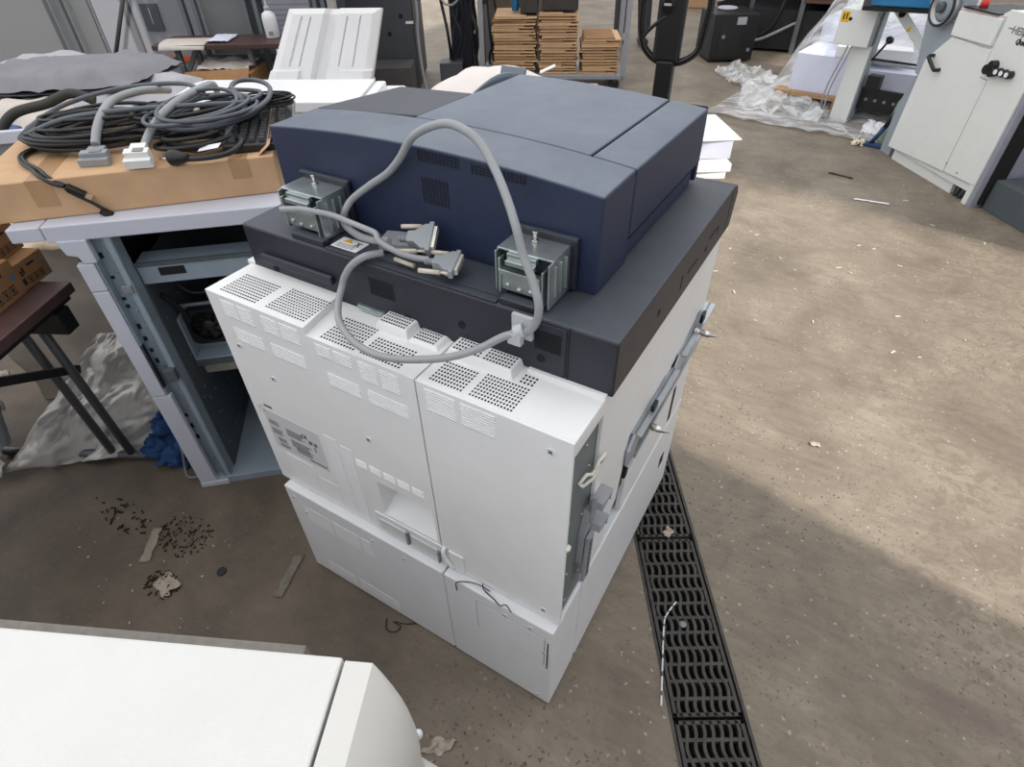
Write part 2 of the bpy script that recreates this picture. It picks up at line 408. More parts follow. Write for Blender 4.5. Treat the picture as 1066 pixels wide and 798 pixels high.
for i, (t0, lb) in enumerate(GL):
    if t0 in (1.04,): continue
    g = g0 if i == 0 else copy_tree(g0)
    # local +y must point to +DN: rotate so x=DD ; y = rot90(DD) = -DN side -> mirror by offset
    g.rotation_euler = (0, 0, ang); p = dp(t0 + 0.004, DW - 0.006, -0.001) - DN * 0
    y = Vector((-DD.y, DD.x, 0))
    if y.dot(DN) < 0: g.location = p
    else: g.location = dp(t0 + 0.004, 0.006, -0.001)
    g['label'] = lb

# ------------------------------------------------------------------ the big printer
PR = thing('office_printer', 'large white office printer with dark slate top, standing in the middle of the floor', 'printer', (-0.4, 0.42, 0))
def part(mb, name, m, parent=PR, label=None, **k):
    o = mb.build(name, m, parent, world=True, **k)
    if label: o['label'] = label
    return o
def screw_mb(c, ax, r=0.006, h=0.002):
    m = MB(); c = Vector(c); ax = Vector(ax)
    m.cyl(c, c + ax * h, r, 14); a = ax.orthogonal().normalized(); b = ax.cross(a)
    m.obox(c + ax * (h + 0.0002), a * r * 0.7, b * r * 0.18, ax * 0.0003, 1); m.obox(c + ax * (h + 0.0002), b * r * 0.7, a * r * 0.18, ax * 0.0003, 1)
    return m
def screw(c, ax, r=0.006, parent=PR): return part(screw_mb(c, ax, r), 'screw', [PANEL, TEXTG], parent)

part(MB().box(-.79, -.012, .012, .83, .0, .37), 'base_frame', INNER)
lbl = part(MB().box(-.80, -.2858, 0, .14, .006, .377), 'lower_back_panel', PANEL, bevel=.004)
lbr = part(MB().box(-.2832, 0, 0, .1395, .006, .377), 'lower_back_panel', PANEL, bevel=.004)
part(MB().box(-.80, -.775, .1405, .845, .006, .377), 'lower_side_panel', PANEL, bevel=.003)
lsp = part(MB().box(-.025, 0, .1435, .845, .006, .3775), 'lower_side_panel', PANEL, bevel=.004)
part(MB().box(-.0004, .0012, .715, .75, .185, .228), 'grip_slot', HOLE, lsp)
# embossed fields on lower back panel
for x0, x1, z0, z1 in ((-.745, -.655, .262, .325), (-.64, -.555, .262, .325), (-.545, -.515, .262, .325), (-.73, -.63, .035, .075), (-.61, -.47, .035, .075)):
    part(MB().box(x0, x1, -.0006, .0, z0, z1), 'embossed_field', PANEL2, lbl)
m = MB()
m.box(-.195, -.02, -.0012, 0, .215, .335)
part(m, 'access_hatch', PANEL, lbr, bevel=.0008)
part(MB().box(-.197, -.018, -.0004, 0, .213, .337), 'hatch_gap', mat('thin_gap', (150, 150, 154), .7), lbr)
part(MB().box(-.0125, -.0095, -.0006, 0.002, .20, .325), 'edge_slot', SEAM, lbr)
for c in ((-.77, 0, .345), (-.74, 0, .30), (-.50, 0, .345), (-.40, 0, .345)): screw(c, (0, -1, 0), .005, lbl)
for c in ((-.055, 0, .352), (-.02, 0, .275), (-.03, 0, .03), (-.12, 0, .345)): screw(c, (0, -1, 0), .005, lbr)

# mid body
part(MB().box(-.79, -.035, .146, .835, .377, .938), 'body_frame', INNER)
part(MB().box(-.80, -.78, .14, .845, .378, .939), 'upper_side_panel', WHITE, bevel=.003)
poly = [(.147, .939), (.845, .939), (.845, .705), (.78, .722), (.672, .692), (.56, .672), (.555, .682), (.325, .680), (.318, .618), (.30, .50), (.255, .47), (.235, .40), (.147, .40)]
usp = part(MB().px(poly, -.014, 0), 'upper_side_panel', WHITE, bevel=.0025)
poly = [(.36, .382), (.845, .382), (.845, .60), (.60, .585), (.45, .56), (.40, .50), (.36, .50)]
msp = part(MB().px(poly, -.016, -.002), 'middle_side_panel', PANEL, bevel=.002)
part(MB().box(-.0025, -.0005, .70, .72, .40, .52), 'slit', SEAM, msp)
m = MB().box(-.034, -.024, .23, .84, .378, .70)
part(m, 'recess_plate', GMETAL)
# docking rails with pins
def rail(y0, y1, z0, z1):
    m = MB()
    P = [(y0, z0 - .05), (y0 + .04, z0 - .055), (y0 + .055, z0 - .02), (y1, z1 - .035), (y1, z1), (y0 + .03, z0 + .022), (y0, z0 - .005)]
    m.px(P, .004, .010)
    m.px([(y0 + .03, z0 + .017), (y1, z1 - .005), (y1, z1), (y0 + .03, z0 + .022)], -.01, .022)
    return m
ra = part(rail(.31, .60, .655, .672), 'docking_rail', mat('rail_steel', (176, 182, 188), .35, .55, var=.06))
rb = part(rail(.60, .88, .672, .700), 'docking_rail', MATS['rail_steel'])
for k, (y, z, p) in enumerate(((.395, .662, ra), (.735, .70, rb))):
    q = MB().lathe([(.009, 0), (.009, .006), (.0065, .008), (.0065, .018), (.0085, .02), (.0085, .032), (.001, .06)], (.008, y, z), (1, 0, 0), 18)
    part(q, 'docking_pin', CHROME, p)
    part(MB().box(.010, .018, y + .03, y + .055, z + .005, z + .03), 'rail_block', BLACKP, p)
m = MB().px([(.36, .60), (.84, .625), (.84, .61), (.36, .585)], -.01, .012)
part(m, 'lower_rail', MATS['rail_steel'])
m = MB(); m.box(-.024, -.006, .30, .345, .50, .56); m.box(-.022, .0, .345, .36, .52, .545)
part(m, 'latch_block', BLACKP)
# rear covers : hollow shells over a grey frame
def louver(x0, x1, z0, z1, n, y=.022, parent=None, slope=0.0):
    m = MB(); hz = (z1 - z0) / n
    for i in range(n):
        z = z0 + hz * i
        t = z + hz * .85
        m.add([(x0, y, z), (x1, y, z), (x1, y, t), (x0, y, t), (x0, y - .0019, t), (x1, y - .0019, t)],
              [(0, 1, 5, 4), (4, 5, 2, 3), (0, 4, 3), (1, 2, 5)])
    return part(m, 'louver', WHITE, parent)
def perf(x0, x1, y0, y1, nx, ny, z, parent, skew=0.0):
    m = MB(); dx, dy = (x1 - x0) / nx, (y1 - y0) / ny
    for i in range(nx):
        for j in range(ny):
            cx, cy = x0 + dx * (i + .5), y0 + dy * (j + .5); h = .27
            m.box(cx - dx * h, cx + dx * h, cy - dy * h, cy + dy * h, z - .0006, z + .0003)
    return part(m, 'perforation', HOLE, parent)
XA, XS, XM = -.8235, -.549, -.2965
ZT, ZL = .956, .940
cl = MB()
# left cover with pocket: front faces around the pocket
px0, px1, pz0, pz1 = -.456, -.304, .46, .577
yf, yb = .022, .142
def front(mb, xs, zs, hole):
    for i in range(len(xs) - 1):
        for j in range(len(zs) - 1):
            if (i, j) in hole: continue
            mb.add([(xs[i], yf, zs[j]), (xs[i + 1], yf, zs[j]), (xs[i + 1], yf, zs[j + 1]), (xs[i], yf, zs[j + 1])], [(0, 1, 2, 3)])
xs = [XA, XS, px0, px1, XM]; zs = [.380, pz0, pz1, ZL]
front(cl, xs, zs, {(2, 1)})
cl.add([(XA, yf, ZL), (XS, yf, ZL), (XS, yf, ZT), (XA, yf, ZT)], [(0, 1, 2, 3)])
cl.add([(XA, yf, ZT), (XS, yf, ZT), (XS - .022, yb, ZT), (XA, yb, ZT)], [(0, 1, 2, 3)])
cl.add([(XS, yf, ZT), (XS, yf, ZL), (XS - .022, yb, ZL), (XS - .022, yb, ZT)], [(0, 1, 2, 3)])
cl.add([(XS, yf, ZL), (XM, yf, ZL), (XM, yb, ZL), (XS - .022, yb, ZL)], [(0, 1, 2, 3)])
cl.add([(XA, yf, .380), (XA, yb, .380), (XA, yb, ZT), (XA, yf, ZT)], [(0, 1, 2, 3)])
cl.add([(XM, yf, .380), (XM, yb, .380), (XM, yb, ZL), (XM, yf, ZL)], [(0, 1, 2, 3)])
cl.add([(XA, yf, .380), (XM, yf, .380), (XM, yb, .380), (XA, yb, .380)], [(0, 1, 2, 3)])
# pocket: walls, slanted floor coming forward
pb = .085
P = [(px0, yf, pz0), (px1, yf, pz0), (px1, yf, pz1), (px0, yf, pz1), (px0 + .02, pb, pz0 + .075), (px1 - .004, pb, pz0 + .075), (px1 - .004, pb, pz1 - .004), (px0 + .02, pb, pz1 - .004)]
cl.add(P, [(0, 1, 5, 4), (1, 2, 6, 5), (2, 3, 7, 6), (3, 0, 4, 7), (4, 5, 6, 7)])
rcl = part(cl, 'rear_cover', WHITE)
cr_ = MB()
XR = .0033
cr_.box(XM + .0028, XR, yf, yf + .006, .380, ZL + .0)
cr_.box(XM + .0028, XR, yf + .006, yb + .012, ZL - .006, ZL)
cr_.box(XR - .004, XR, yf + .006, yb + .006, .905, ZL - .006)
cr_.box(XM + .0028, XM + .008, yf + .006, yb, .380, ZL - .006)
cr_.box(XM + .0028, XR, yf + .002, yf + .02, .377, .383)
rcr = part(cr_, 'rear_cover', WHITE, bevel=.0015)
# thin raised lip along the covers' rear edge
part(MB().box(-.14, XR, .134, .150, ZL, ZL + .006), 'rear_lip', WHITE, rcr, bevel=.001)
for x0, x1 in ((-.783, -.742), (-.735, -.695), (-.668, -.625), (-.618, -.567)): louver(x0, x1, .905, .945, 7, parent=rcl)
for x0, x1 in ((-.775, -.69), (-.665, -.572)): louver(x0, x1, .845, .88, 6, parent=rcl)
for x0, x1, z0, z1 in ((-.528, -.49, .90, .930), (-.482, -.44, .90, .930), (-.423, -.382, .885, .930), (-.374, -.332, .885, .930)): louver(x0, x1, z0, z1, round((z1 - z0) / .006), parent=rcl)
for x0, x1 in ((-.515, -.435), (-.415, -.322)): louver(x0, x1, .83, .865, 6, parent=rcl)
for x0, x1 in ((-.275, -.213), (-.203, -.135)): louver(x0, x1, .878, .930, 9, parent=rcr)
for i in range(5): louver(-.505 + i * .0385, -.474 + i * .0385, .600, .624, 4, parent=rcl)
for x0, x1, y0, y1, nx, ny in ((-.797, -.692, .034, .106, 15, 9), (-.668, -.562, .036, .112, 15, 10)): perf(x0, x1, y0, y1, nx, ny, ZT, rcl)
for x0, x1, y0, y1, nx, ny in ((-.522, -.438, .03, .105, 12, 9), (-.426, -.334, .03, .086, 13, 7)): perf(x0, x1, y0, y1, nx, ny, ZL, rcl)
def bump(x0, x1, y0, y1, h, parent):
    m = MB(); s = .006
    m.add([(x0, y0, ZL), (x1, y0, ZL), (x1, y1, ZL), (x0, y1, ZL), (x0 + s, y0 + s, ZL + h), (x1 - s, y0 + s, ZL + h), (x1 - s, y1, ZL + h), (x0 + s, y1, ZL + h)],
          [(0, 1, 5, 4), (1, 2, 6, 5), (2, 3, 7, 6), (3, 0, 4, 7), (4, 5, 6, 7)])
    return part(m, 'raised_vent', WHITE, parent, bevel=.002)
b1 = bump(-.45, -.372, .102, .150, .018, rcl); b2 = bump(-.372, -.305, .102, .150, .006, rcl)
m = MB()
for x0, x1, n, z in ((-.44, -.382, 10, ZL + .018), (-.365, -.318, 8, ZL + .006)):
    for i in range(n):
        for j in range(4):
            cx, cy = x0 + (x1 - x0) * (i + .5) / n, .112 + j * .0085; m.box(cx - .0018, cx + .0018, cy - .0022, cy + .0022, z, z + .0003)
part(m, 'perforation', HOLE, rcl)
b3 = bump(-.288, -.150, .100, .150, .016, rcr)
m = MB()
for i in range(19):
    for j in range(4):
        if i == 9: continue
        cx, cy = -.277 + .118 * (i + .5) / 19, .112 + j * .0085; m.box(cx - .0018, cx + .0018, cy - .0022, cy + .0022, ZL + .016, ZL + .0163)
part(m, 'perforation', HOLE, rcr)
perf(-.276, -.208, .034, .092, 11, 7, ZL, rcr); perf(-.196, -.112, .034, .098, 14, 8, ZL, rcr); 
perf(-.140, -.112, .102, .128, 4, 3, ZL, rcr)
# rating label, embossed sheets, service plate and handle on the left cover
lab = part(MB().box(-.79, -.612, yf - .0006, yf, .515, .645), 'rating_label', mat('label_grey', (204, 205, 210), .5, var=.01), rcl)
m = MB()
for (x0, z1, n, w) in ((-.783, .612, 4, .040), (-.783, .585, 5, .042), (-.772, .556, 4, .036), (-.772, .535, 3, .04), (-.728, .606, 6, .058), (-.722, .572, 6, .072), (-.712, .548, 4, .058)):
    for i in range(n): m.box(x0, x0 + w * random.uniform(.75, 1), yf - .0009, yf - .0005, z1 - i * .0042 - .0022, z1 - i * .0042)
m.box(-.672, -.617, yf - .0009, yf - .0005, .523, .528)
m.box(-.655, -.643, yf - .0009, yf - .0005, .590, .602); m.box(-.638, -.628, yf - .0009, yf - .0005, .590, .602); m.box(-.641, -.637, yf - .0009, yf - .0005, .570, .586)
part(m, 'label_print', TEXTG, rcl)
text_mesh('CE', .016, 'ce_mark', TEXT, PR, (-.676, yf - .0008, .604), (1, 0, 0), (0, 0, 1)).name = 'ce_mark'
def ring(cx, cz, r, m, th=.0012):
    for i in range(20):
        a0, a1 = 2 * math.pi * i / 20, 2 * math.pi * (i + 1) / 20
        m.add([(cx + math.cos(a) * rr, yf - .0008, cz + math.sin(a) * rr) for a, rr in ((a0, r), (a1, r), (a1, r - th), (a0, r - th))], [(0, 1, 2, 3)])
m = MB(); ring(-.792, .640, .010, m); m.box(-.778, -.752, yf - .0008, yf, .655, .662)
part(m, 'round_mark', TEXTG, rcl)
for x0, x1, z0, z1 in ((-.592, -.556, .40, .655), (-.545, -.512, .385, .645), (-.765, -.675, .425, .50), (-.665, -.60, .395, .47)):
    part(MB().box(x0, x1, yf - .0008, yf, z0, z1), 'embossed_field', PANEL2, rcl)
m = MB()
for i in range(26): m.box(-.592, -.513, yf - .0011, yf - .0006, .40 + i * .0092, .4012 + i * .0092)
part(m, 'fine_ribs', PANEL, rcl)
sp = part(MB().box(-.487, -.287, yf - .003, yf + .001, .384, .452), 'service_plate', PANEL, rcl, bevel=.001)
for x0, x1, z0, z1 in ((-.475, -.395, .398, .435), (-.382, -.305, .395, .433)): part(MB().box(x0, x1, yf - .006, yf - .003, z0, z1), 'plate_window', mat('pale_translucent', (206, 210, 208), .3), sp, bevel=.001)
for x0, x1, z0, z1 in ((-.393, -.387, .395, .44), (-.303, -.299, .39, .41), (-.303, -.299, .415, .43)): part(MB().box(x0, x1, yf - .01, yf - .003, z0, z1), 'slider', GREYPL, sp)
m = MB(); m.tube(cr([(-.285, yf, .452), (-.285, yf - .008, .448), (-.280, yf - .010, .43), (-.266, yf - .008, .40), (-.264, yf, .392)], 6), .0045, 8)
part(m, 'cover_handle', WHITE, rcl)
part(MB().box(-.275, -.235, yf - .004, yf, .385, .452), 'handle_shell', WHITE, rcr, bevel=.003)
for c, p in (((-.446, yf, .716), rcl), ((-.70, yf, .77), rcl), ((-.78, yf, .83), rcl), ((-.035, yf, .904), rcr), ((-.036, yf, .414), rcr)): screw(c, (0, -1, 0), .007, p)
m = MB()
for x, z in ((-.60, .80), (-.33, .82), (-.17, .84), (-.06, .86), (-.13, .60), (-.05, .56), (-.23, .78)): m.cyl((x, yf, z), (x, yf - .001, z), .002, 8)
part(m, 'dimple', PANEL, rcr)
m = MB(); m.box(-.26, -.21, yf - .0006, yf, .386, .396); m.box(-.19, -.13, yf - .0006, yf, .386, .396)
part(m, 'foot_tab', PANEL2, rcr)
# open right end : grey frame plate, rivets, cable clamp, latch
gp = part(MB().box(-.016, -.008, .030, .1428, .379, .934), 'frame_plate', mat('plate_grey', (116, 124, 128), .5, .2, var=.06))
m = MB()
for y, z in ((.05, .88), (.10, .86), (.12, .79), (.05, .70), (.11, .66), (.06, .52), (.12, .45), (.06, .42), (.13, .60)): m.lathe([(.004, 0), (.003, .002), (.001, .003)], (-.008, y, z), (1, 0, 0), 10)
part(m, 'rivet', CHROME, gp)
part(MB().box(-.030, -.008, .1430, .1468, .40, .938), 'dark_gap', SEAM)
part(MB().box(-.845, -.802, .146, .30, .80, .957), 'side_block', WHITE, bevel=.003)
m = MB()
W_ = [(-.004, .075, .79), (-.002, .085, .772), (.004, .115, .765), (.006, .135, .775), (.006, .133, .790), (.004, .11, .782), (-.0, .095, .795), (-.004, .075, .79)]
m.tube(W_, .0035, 6)
W2 = [(.004, .118, .778), (.008, .125, .805), (.01, .15, .80), (.008, .152, .778), (.004, .135, .77)]
m.tube(W2, .0035, 6)
part(m, 'cable_clamp', mat('white_nylon', (232, 230, 220), .5))
part(MB().lathe([(.008, 0), (.007, .006), (.002, .009)], (-.0, .03, .66), (1, -.3, 0), 14), 'white_plug', MATS['white_nylon'])
lt = MB()
lt.px([(.105, .50), (.128, .50), (.136, .60), (.140, .66), (.120, .66), (.105, .60)], -.008, .006)
lt.px([(.13, .596), (.175, .592), (.18, .600), (.136, .612)], -.002, .026); lt.px([(.13, .665), (.175, .672), (.18, .682), (.132, .684)], -.002, .026); lt.px([(.168, .595), (.175, .592), (.172, .575)], -.002, .026); lt.px([(.168, .675), (.175, .672), (.172, .655)], -.002, .026)
lt.px([(.118, .63), (.130, .63), (.134, .70), (.122, .705)], .006, .014)
lt.px([(.10, .45), (.125, .45), (.13, .60), (.105, .60)], .008, .016)
part(lt, 'grey_latch', mat('latch_grey', (152, 154, 160), .5), bevel=.001)
m = MB()
for i in range(8): m.box(.0159, .0166, .108, .122, .462 + i * .016, .470 + i * .016)
part(m, 'latch_grid', BLACKP)

# dark scanner bed
YD = .142; ZD = 1.05
prof = [(YD, .941), (YD, ZD - .004), (YD + .004, ZD), (.80, ZD), (.835, ZD - .008), (.852, ZD - .028), (.85, ZD - .05), (.838, .941)]
bed = part(MB().px(prof, -.814, .012), 'scanner_bed', SLATE, bevel=.003)
part(MB().box(-.0705, -.0685, YD - .0006, YD + .002, .945, ZD - .002), 'seam', SEAM, bed); part(MB().box(.0118, .0124, .79, .792, .95, ZD - .004), 'seam', SEAM, bed)
part(MB().box(-.135, -.074, YD - .002, YD, .948, 1.043), 'vent_hatch', SLATE, bed, bevel=.0015)
part(MB().box(-.772, -.575, YD - .010, YD, .978, .996), 'raised_bar', SLATE, bed, bevel=.003)
def slots(x0, x1, z0, z1, n, y, parent, name='vent_slots'):
    m = MB(); h = (z1 - z0) / n
    for i in range(n): m.box(x0, x1, y - .0008, y, z0 + h * i, z0 + h * (i + .55))
    return part(m, name, HOLE, parent)
slots(-.482, -.424, .985, 1.022, 9, YD, bed); slots(-.130, -.082, .992, 1.030, 10, YD - .002, bed)
for x, z in ((-.745, .965), (-.276, .984), (-.118, .973), (-.565, .965), (-.40, .957)):
    part(MB().lathe([(.0075, 0), (.0075, .001), (.0055, .0012), (.0055, .0004)], (x, YD - (.002 if x == -.118 else 0), z), (0, -1, 0), 16), 'screw_hole', HOLE, bed)
m = MB(); m.box(-.52, -.455, YD - .006, YD, .944, .952); m.box(-.515, -.46, YD - .010, YD - .005, .946, .950)
part(m, 'serial_port', STEEL, bed)
# small slits on the right flank of the bed
m = MB()
for y0, y1, z0, z1 in ((.33, .34, .985, .998), (.46, .464, .97, 1.0), (.50, .56, .985, .99), (.62, .63, .975, .985), (.64, .70, .995, 1.0), (.71, .715, .975, .995)): m.box(.0118, .0126, y0, y1, z0, z1)
part(m, 'side_slits', SEAM, bed)
# stepped ledge between the hinges
m = MB(); m.box(-.585, -.205, YD + .002, YD + .012, ZD - .001, ZD + .003); m.box(-.585, -.205, YD + .022, YD + .098, ZD - .001, ZD + .002)
part(m, 'ledge', SLATE, bed, bevel=.001)
for x0, x1 in ((-.672, -.588), (-.200, -.128)): part(MB().box(x0, x1, .146, .166, ZD - .001, ZD + .012), 'hinge_pad', SLATE, bed, bevel=.002)
wl = part(MB().box(-.582, -.519, .158, .196, ZD + .0018, ZD + .0026), 'warning_label', PAPER, bed)
m = MB(); m.pz([(-.572, .180), (-.548, .180), (-.560, .194)], ZD + .0026, ZD + .003)
part(m, 'warning_triangle', YELLOW, bed)
m = MB()
for i in range(4): m.box(-.575, -.53, .162 + i * .004, .1632 + i * .004, ZD + .0026, ZD + .0029)
m.pz([(-.541, .175), (-.538, .175), (-.528, .19), (-.531, .19)], ZD + .0026, ZD + .003); m.pz([(-.528, .175), (-.531, .175), (-.541, .19), (-.538, .19)], ZD + .0026, ZD + .003)
part(m, 'label_print', TEXT, bed)

# document feeder on top
YS = .244
def ztop(x, y=YS):
    return 1.217 + .020 * (1 - ((x + .427) / .354) ** 2) - max(0, (y - .5)) * .03
def feeder_body(x0, x1, y0, y1, dz, zb, n=18):
    m = MB(); vs = []
    xs = [x0 + (x1 - x0) * i / n for i in range(n + 1)]
    for i in range(n):
        a, b = xs[i], xs[i + 1]
        m.add([(a, y0, ztop(a, y0) + dz), (b, y0, ztop(b, y0) + dz), (b, y1, ztop(b, y1) + dz), (a, y1, ztop(a, y1) + dz)], [(0, 1, 2, 3)], 0, False)
        m.add([(a, y0, zb), (b, y0, zb), (b, y0, ztop(b, y0) + dz), (a, y0, ztop(a, y0) + dz)], [(0, 1, 2, 3)])
        m.add([(a, y1, zb), (b, y1, zb), (b, y1, ztop(b, y1) + dz), (a, y1, ztop(a, y1) + dz)], [(0, 1, 2, 3)])
    for x in (x0, x1):
        m.add([(x, y0, zb), (x, y1, zb), (x, y1, ztop(x, y1) + dz), (x, y0, ztop(x, y0) + dz)], [(0, 1, 2, 3)])
    m.add([(x0, y0, zb), (x1, y0, zb), (x1, y1, zb), (x0, y1, zb)], [(0, 1, 2, 3)])
    return m
def weld(o, bev=.004):
    bm = bmesh.new(); bm.from_mesh(o.data); bmesh.ops.remove_doubles(bm, verts=bm.verts, dist=1e-5); bmesh.ops.recalc_face_normals(bm, faces=bm.faces); bm.to_mesh(o.data); bm.free()
    md = o.modifiers.new('bevel', 'BEVEL'); md.width = bev; md.segments = 3; md.limit_method = 'ANGLE'; md.angle_limit = R(40)
    return o
fb = weld(part(feeder_body(-.780, -.073, YS, .3705, 0, ZD + .001), 'feeder_rear_cover', NAVY))
fm = weld(part(feeder_body(-.520, -.1562, .3735, .770, -.001, 1.10), 'feeder_top_cover', NAVY))
fr = weld(part(feeder_body(-.1535, -.073, .3735, .775, -.001, ZD + .045), 'feeder_side_cover', NAVY))
part(MB().box(-.50, -.080, .3725, .76, ZD + .002, ZD + .048), 'feeder_base', NAVY, bevel=.003)
part(MB().box(-.075, -.073, .3735, .77, ZD + .0435, ZD + .0450), 'seam', SEAM)
m = MB(); m.px([(.775, 1.055), (.775, 1.212), (.781, 1.207), (.790, 1.12), (.79, 1.06)], -.515, -.075)
part(m, 'feeder_front_cover', NAVY, bevel=.002)
# the fold line across the left of the rear cover and the document tray
tray = MB()
tray.add([(-.772, .366, 1.220), (-.530, .400, 1.229), (-.560, .63, 1.212), (-.752, .615, 1.208), (-.772, .366, 1.195), (-.530, .400, 1.20), (-.560, .63, 1.19), (-.752, .615, 1.19)],
         [(0, 1, 2, 3), (4, 7, 6, 5), (0, 4, 5, 1), (1, 5, 6, 2), (2, 6, 7, 3), (3, 7, 4, 0)])
part(tray, 'document_tray', mat('tray_slate', (72, 76, 84), .6, var=.1, nscale=16), bevel=.003)
part(MB().box(-.778, -.522, .3725, .77, ZD + .002, 1.12), 'glass_lid', NAVY, bevel=.004)
g = MB()
gp_ = [(-.56, .64), (-.545, .72), (-.52, .78)]
g.grid(10, 3, lambda u, v: (-.575 + .075 * u + .0 * v, .655 + .15 * u, 1.205 + .030 * math.sin(math.pi * min(1, u * 1.0)) * v))
part(g, 'paper_guide', mat('guide_slate', (112, 122, 134), .5, var=.06), solid=.006)
g = MB().box(-.70, -.52, .84, .846, 1.12, 1.225)
g = MB(); g.px([(.80, 1.13), (.806, 1.13), (.85, 1.218), (.843, 1.222)], -.615, -.545)
part(g, "paper_guide", MATS["guide_slate"], bevel=.002)
slots(-.415, -.333, 1.213, 1.232, 4, YS, fb); slots(-.413, -.357, 1.140, 1.186, 9, YS, fb); slots(-.307, -.205, 1.211, 1.226, 3, YS, fb)
for x0, n_, z0, z1 in ((-.415, 12, 1.212, 1.233), (-.413, 8, 1.139, 1.187), (-.307, 14, 1.210, 1.227)):
    m = MB()
    for i in range(n_): m.box(x0 + i * .0075 - .0008, x0 + i * .0075 + .0008, YS - .0012, YS, z0, z1)
    part(m, 'vent_bars', NAVY, fb)

# steel counter-balance hinges
def hinge(x0, x1):
    h = MB(); y0 = .162; z0, z1 = ZD + .012, 1.135
    h.box(x0, x1, y0 + .012, YS - .008, z1 - .003, z1)                    # top plate
    h.box(x0, x0 + .003, y0 + .004, YS - .008, z0, z1 - .003); h.box(x1 - .003, x1, y0, YS - .008, z0 - .008, z1 - .003)
    h.box(x0 + .012, x1 - .018, y0 + .004, y0 + .007, z0 + .005, z1 - .038)   # front plate
    h.box(x0 + .010, x1 - .016, y0 - .002, y0 + .012, z1 - .038, z1 - .030)
    h.box(x0 + .022, x1 - .026, y0 + .004, y0 + .014, z1 - .012, z1 - .002)
    h.box(x0 + .022, x1 - .026, y0 - .002, y0 + .006, z1 - .020, z1 - .012)
    h.box(x1 - .012, x1 - .009, y0 - .004, y0 + .02, z0 - .008, z1 - .015); h.box(x0 + .008, x0 + .012, y0, y0 + .015, z0, z1 - .012)
    for k in range(3): h.box(x1 - .0005, x1 + .003, y0 + .018 + k * .018, y0 + .022 + k * .018, z0 + .005, z1 - .012)
    for x, z in ((x0 + .024, z1 - .058), (x0 + .045, z1 - .062), (x1 - .034, z1 - .060)): h.lathe([(.0045, 0), (.004, .003), (.001, .004)], (x, y0 + .004, z), (0, -1, 0), 10)
    o = part(h, 'hinge', STEEL, bevel=.0008)
    part(MB().box(x0 + .005, x1 - .006, y0 + .02, YS - .01, z0, z1 - .005), 'hinge_core', INNER, o)
    part(MB().box(x0 - .010, x1 + .012, YS - .012, YS + .001, ZD + .004, z1 + .012), 'hinge_plate', SLATE, o, bevel=.004)
    s = MB(); c = Vector(((x0 + x1) / 2 - .005, y0 + .055, z1)); s.cyl(c, c + Vector((0, 0, .004)), .006, 12); s.cyl(c, c + Vector((0, 0, .014)), .003, 10); s.cyl(c + Vector((0, 0, .014)), c + Vector((0, 0, .019)), .0048, 6)
    part(s, 'hinge_bolt', CHROME, o)
hinge(-.703, -.596); hinge(-.218, -.118)

# ------------------------------------------------------------------ cables on the printer
THICK = [(-.427, .155, 1.1), (-.476, .158, 1.09), (-.537, .184, 1.075), (-.587, .207, 1.075), (-.57, .2, 1.105), (-.559, .215, 1.126), (-.519, .225, 1.156), (-.475, .228, 1.185), (-.442, .228, 1.216), (-.418, .225, 1.245), (-.393, .22, 1.266), (-.359, .22, 1.283), (-.325, .22, 1.291), (-.287, .215, 1.285), (-.261, .21, 1.271), (-.231, .195, 1.249), (-.196, .17, 1.221), (-.168, .148, 1.192), (-.151, .14, 1.154), (-.128, .13, 1.118), (-.113, .12, 1.089), (-.117, .12, 1.058), (-.135, .122, 1.033), (-.169, .11, 1.019), (-.203, .09, .996), (-.24, .06, .984), (-.289, .044, .970), (-.333, .022, .970), (-.378, .014, .972), (-.433, .027, .972), (-.486, .056, .975), (-.514, .087, .985), (-.525, .112, 1.0), (-.520, .122, 1.022), (-.503, .130, 1.046), (-.478, .143, 1.064), (-.455, .165, 1.066)]
def connector(c, xd, yd, w, l, th, parent, screws=True):
    """D-shell plug: c = middle of body, xd = direction the pins point, yd = width direction."""
    c = Vector(c); xd = Vector(xd).normalized(); yd = Vector(yd); yd = (yd - xd * yd.dot(xd)).normalized(); zd = xd.cross(yd)
    f = lambda p, t: c + xd * p[0] + yd * p[1] + zd * t
    b = MB()
    b.prism([(-l * .5, -w * .18), (-l * .2, -w * .2), (l * .15, -w * .42), (l * .3, -w * .42), (l * .3, -w * .5), (l * .5, -w * .5), (l * .5, w * .5), (l * .3, w * .5), (l * .3, w * .42), (l * .15, w * .42), (-l * .2, w * .2), (-l * .5, w * .18)], f, -th / 2, th / 2)
    o = part(b, 'plug_body', CONN, parent, bevel=.0015)
    s = MB(); s.prism([(l * .5, -w * .36), (l * .5 + .006, -w * .36), (l * .5 + .006, w * .36), (l * .5, w * .36)], f, -th * .32, th * .32)
    part(s, 'plug_shell', mat('plug_shell_nickel', (222, 220, 210), .3, .5), o)
    g = MB()
    for k in range(4): g.cyl(c - xd * (l * .5 + .003 + .004 * k), c - xd * (l * .5 + .0005 + .004 * k), .0062, 12)
    g.cyl(c - xd * (l * .5 + .016), c - xd * l * .5, .005, 12)
    part(g, 'strain_relief', CONN, o)
    if screws:
        for sgn in (-1, 1):
            q = MB(); a = c + yd * sgn * w * .43 - xd * .002; q.cyl(a, a - xd * .038, .0042, 10); q.cyl(a, a + xd * (l * .5), .0025, 8)
            part(q, 'thumbscrew', BEIGE, o)
    return o
C1 = thing('thick_grey_cable', 'thick grey data cable arching up the dark feeder and looping over the white cover', 'cable', (-.3, .15, 1.06))
part(MB().tube(cr(THICK, 8), .0066, 14), 'cable_sheath', CABGREY, C1)
connector((-.392, .197, 1.095), (.75, .30, .05), (-.42, .80, .42), .062, .046, .018, C1)
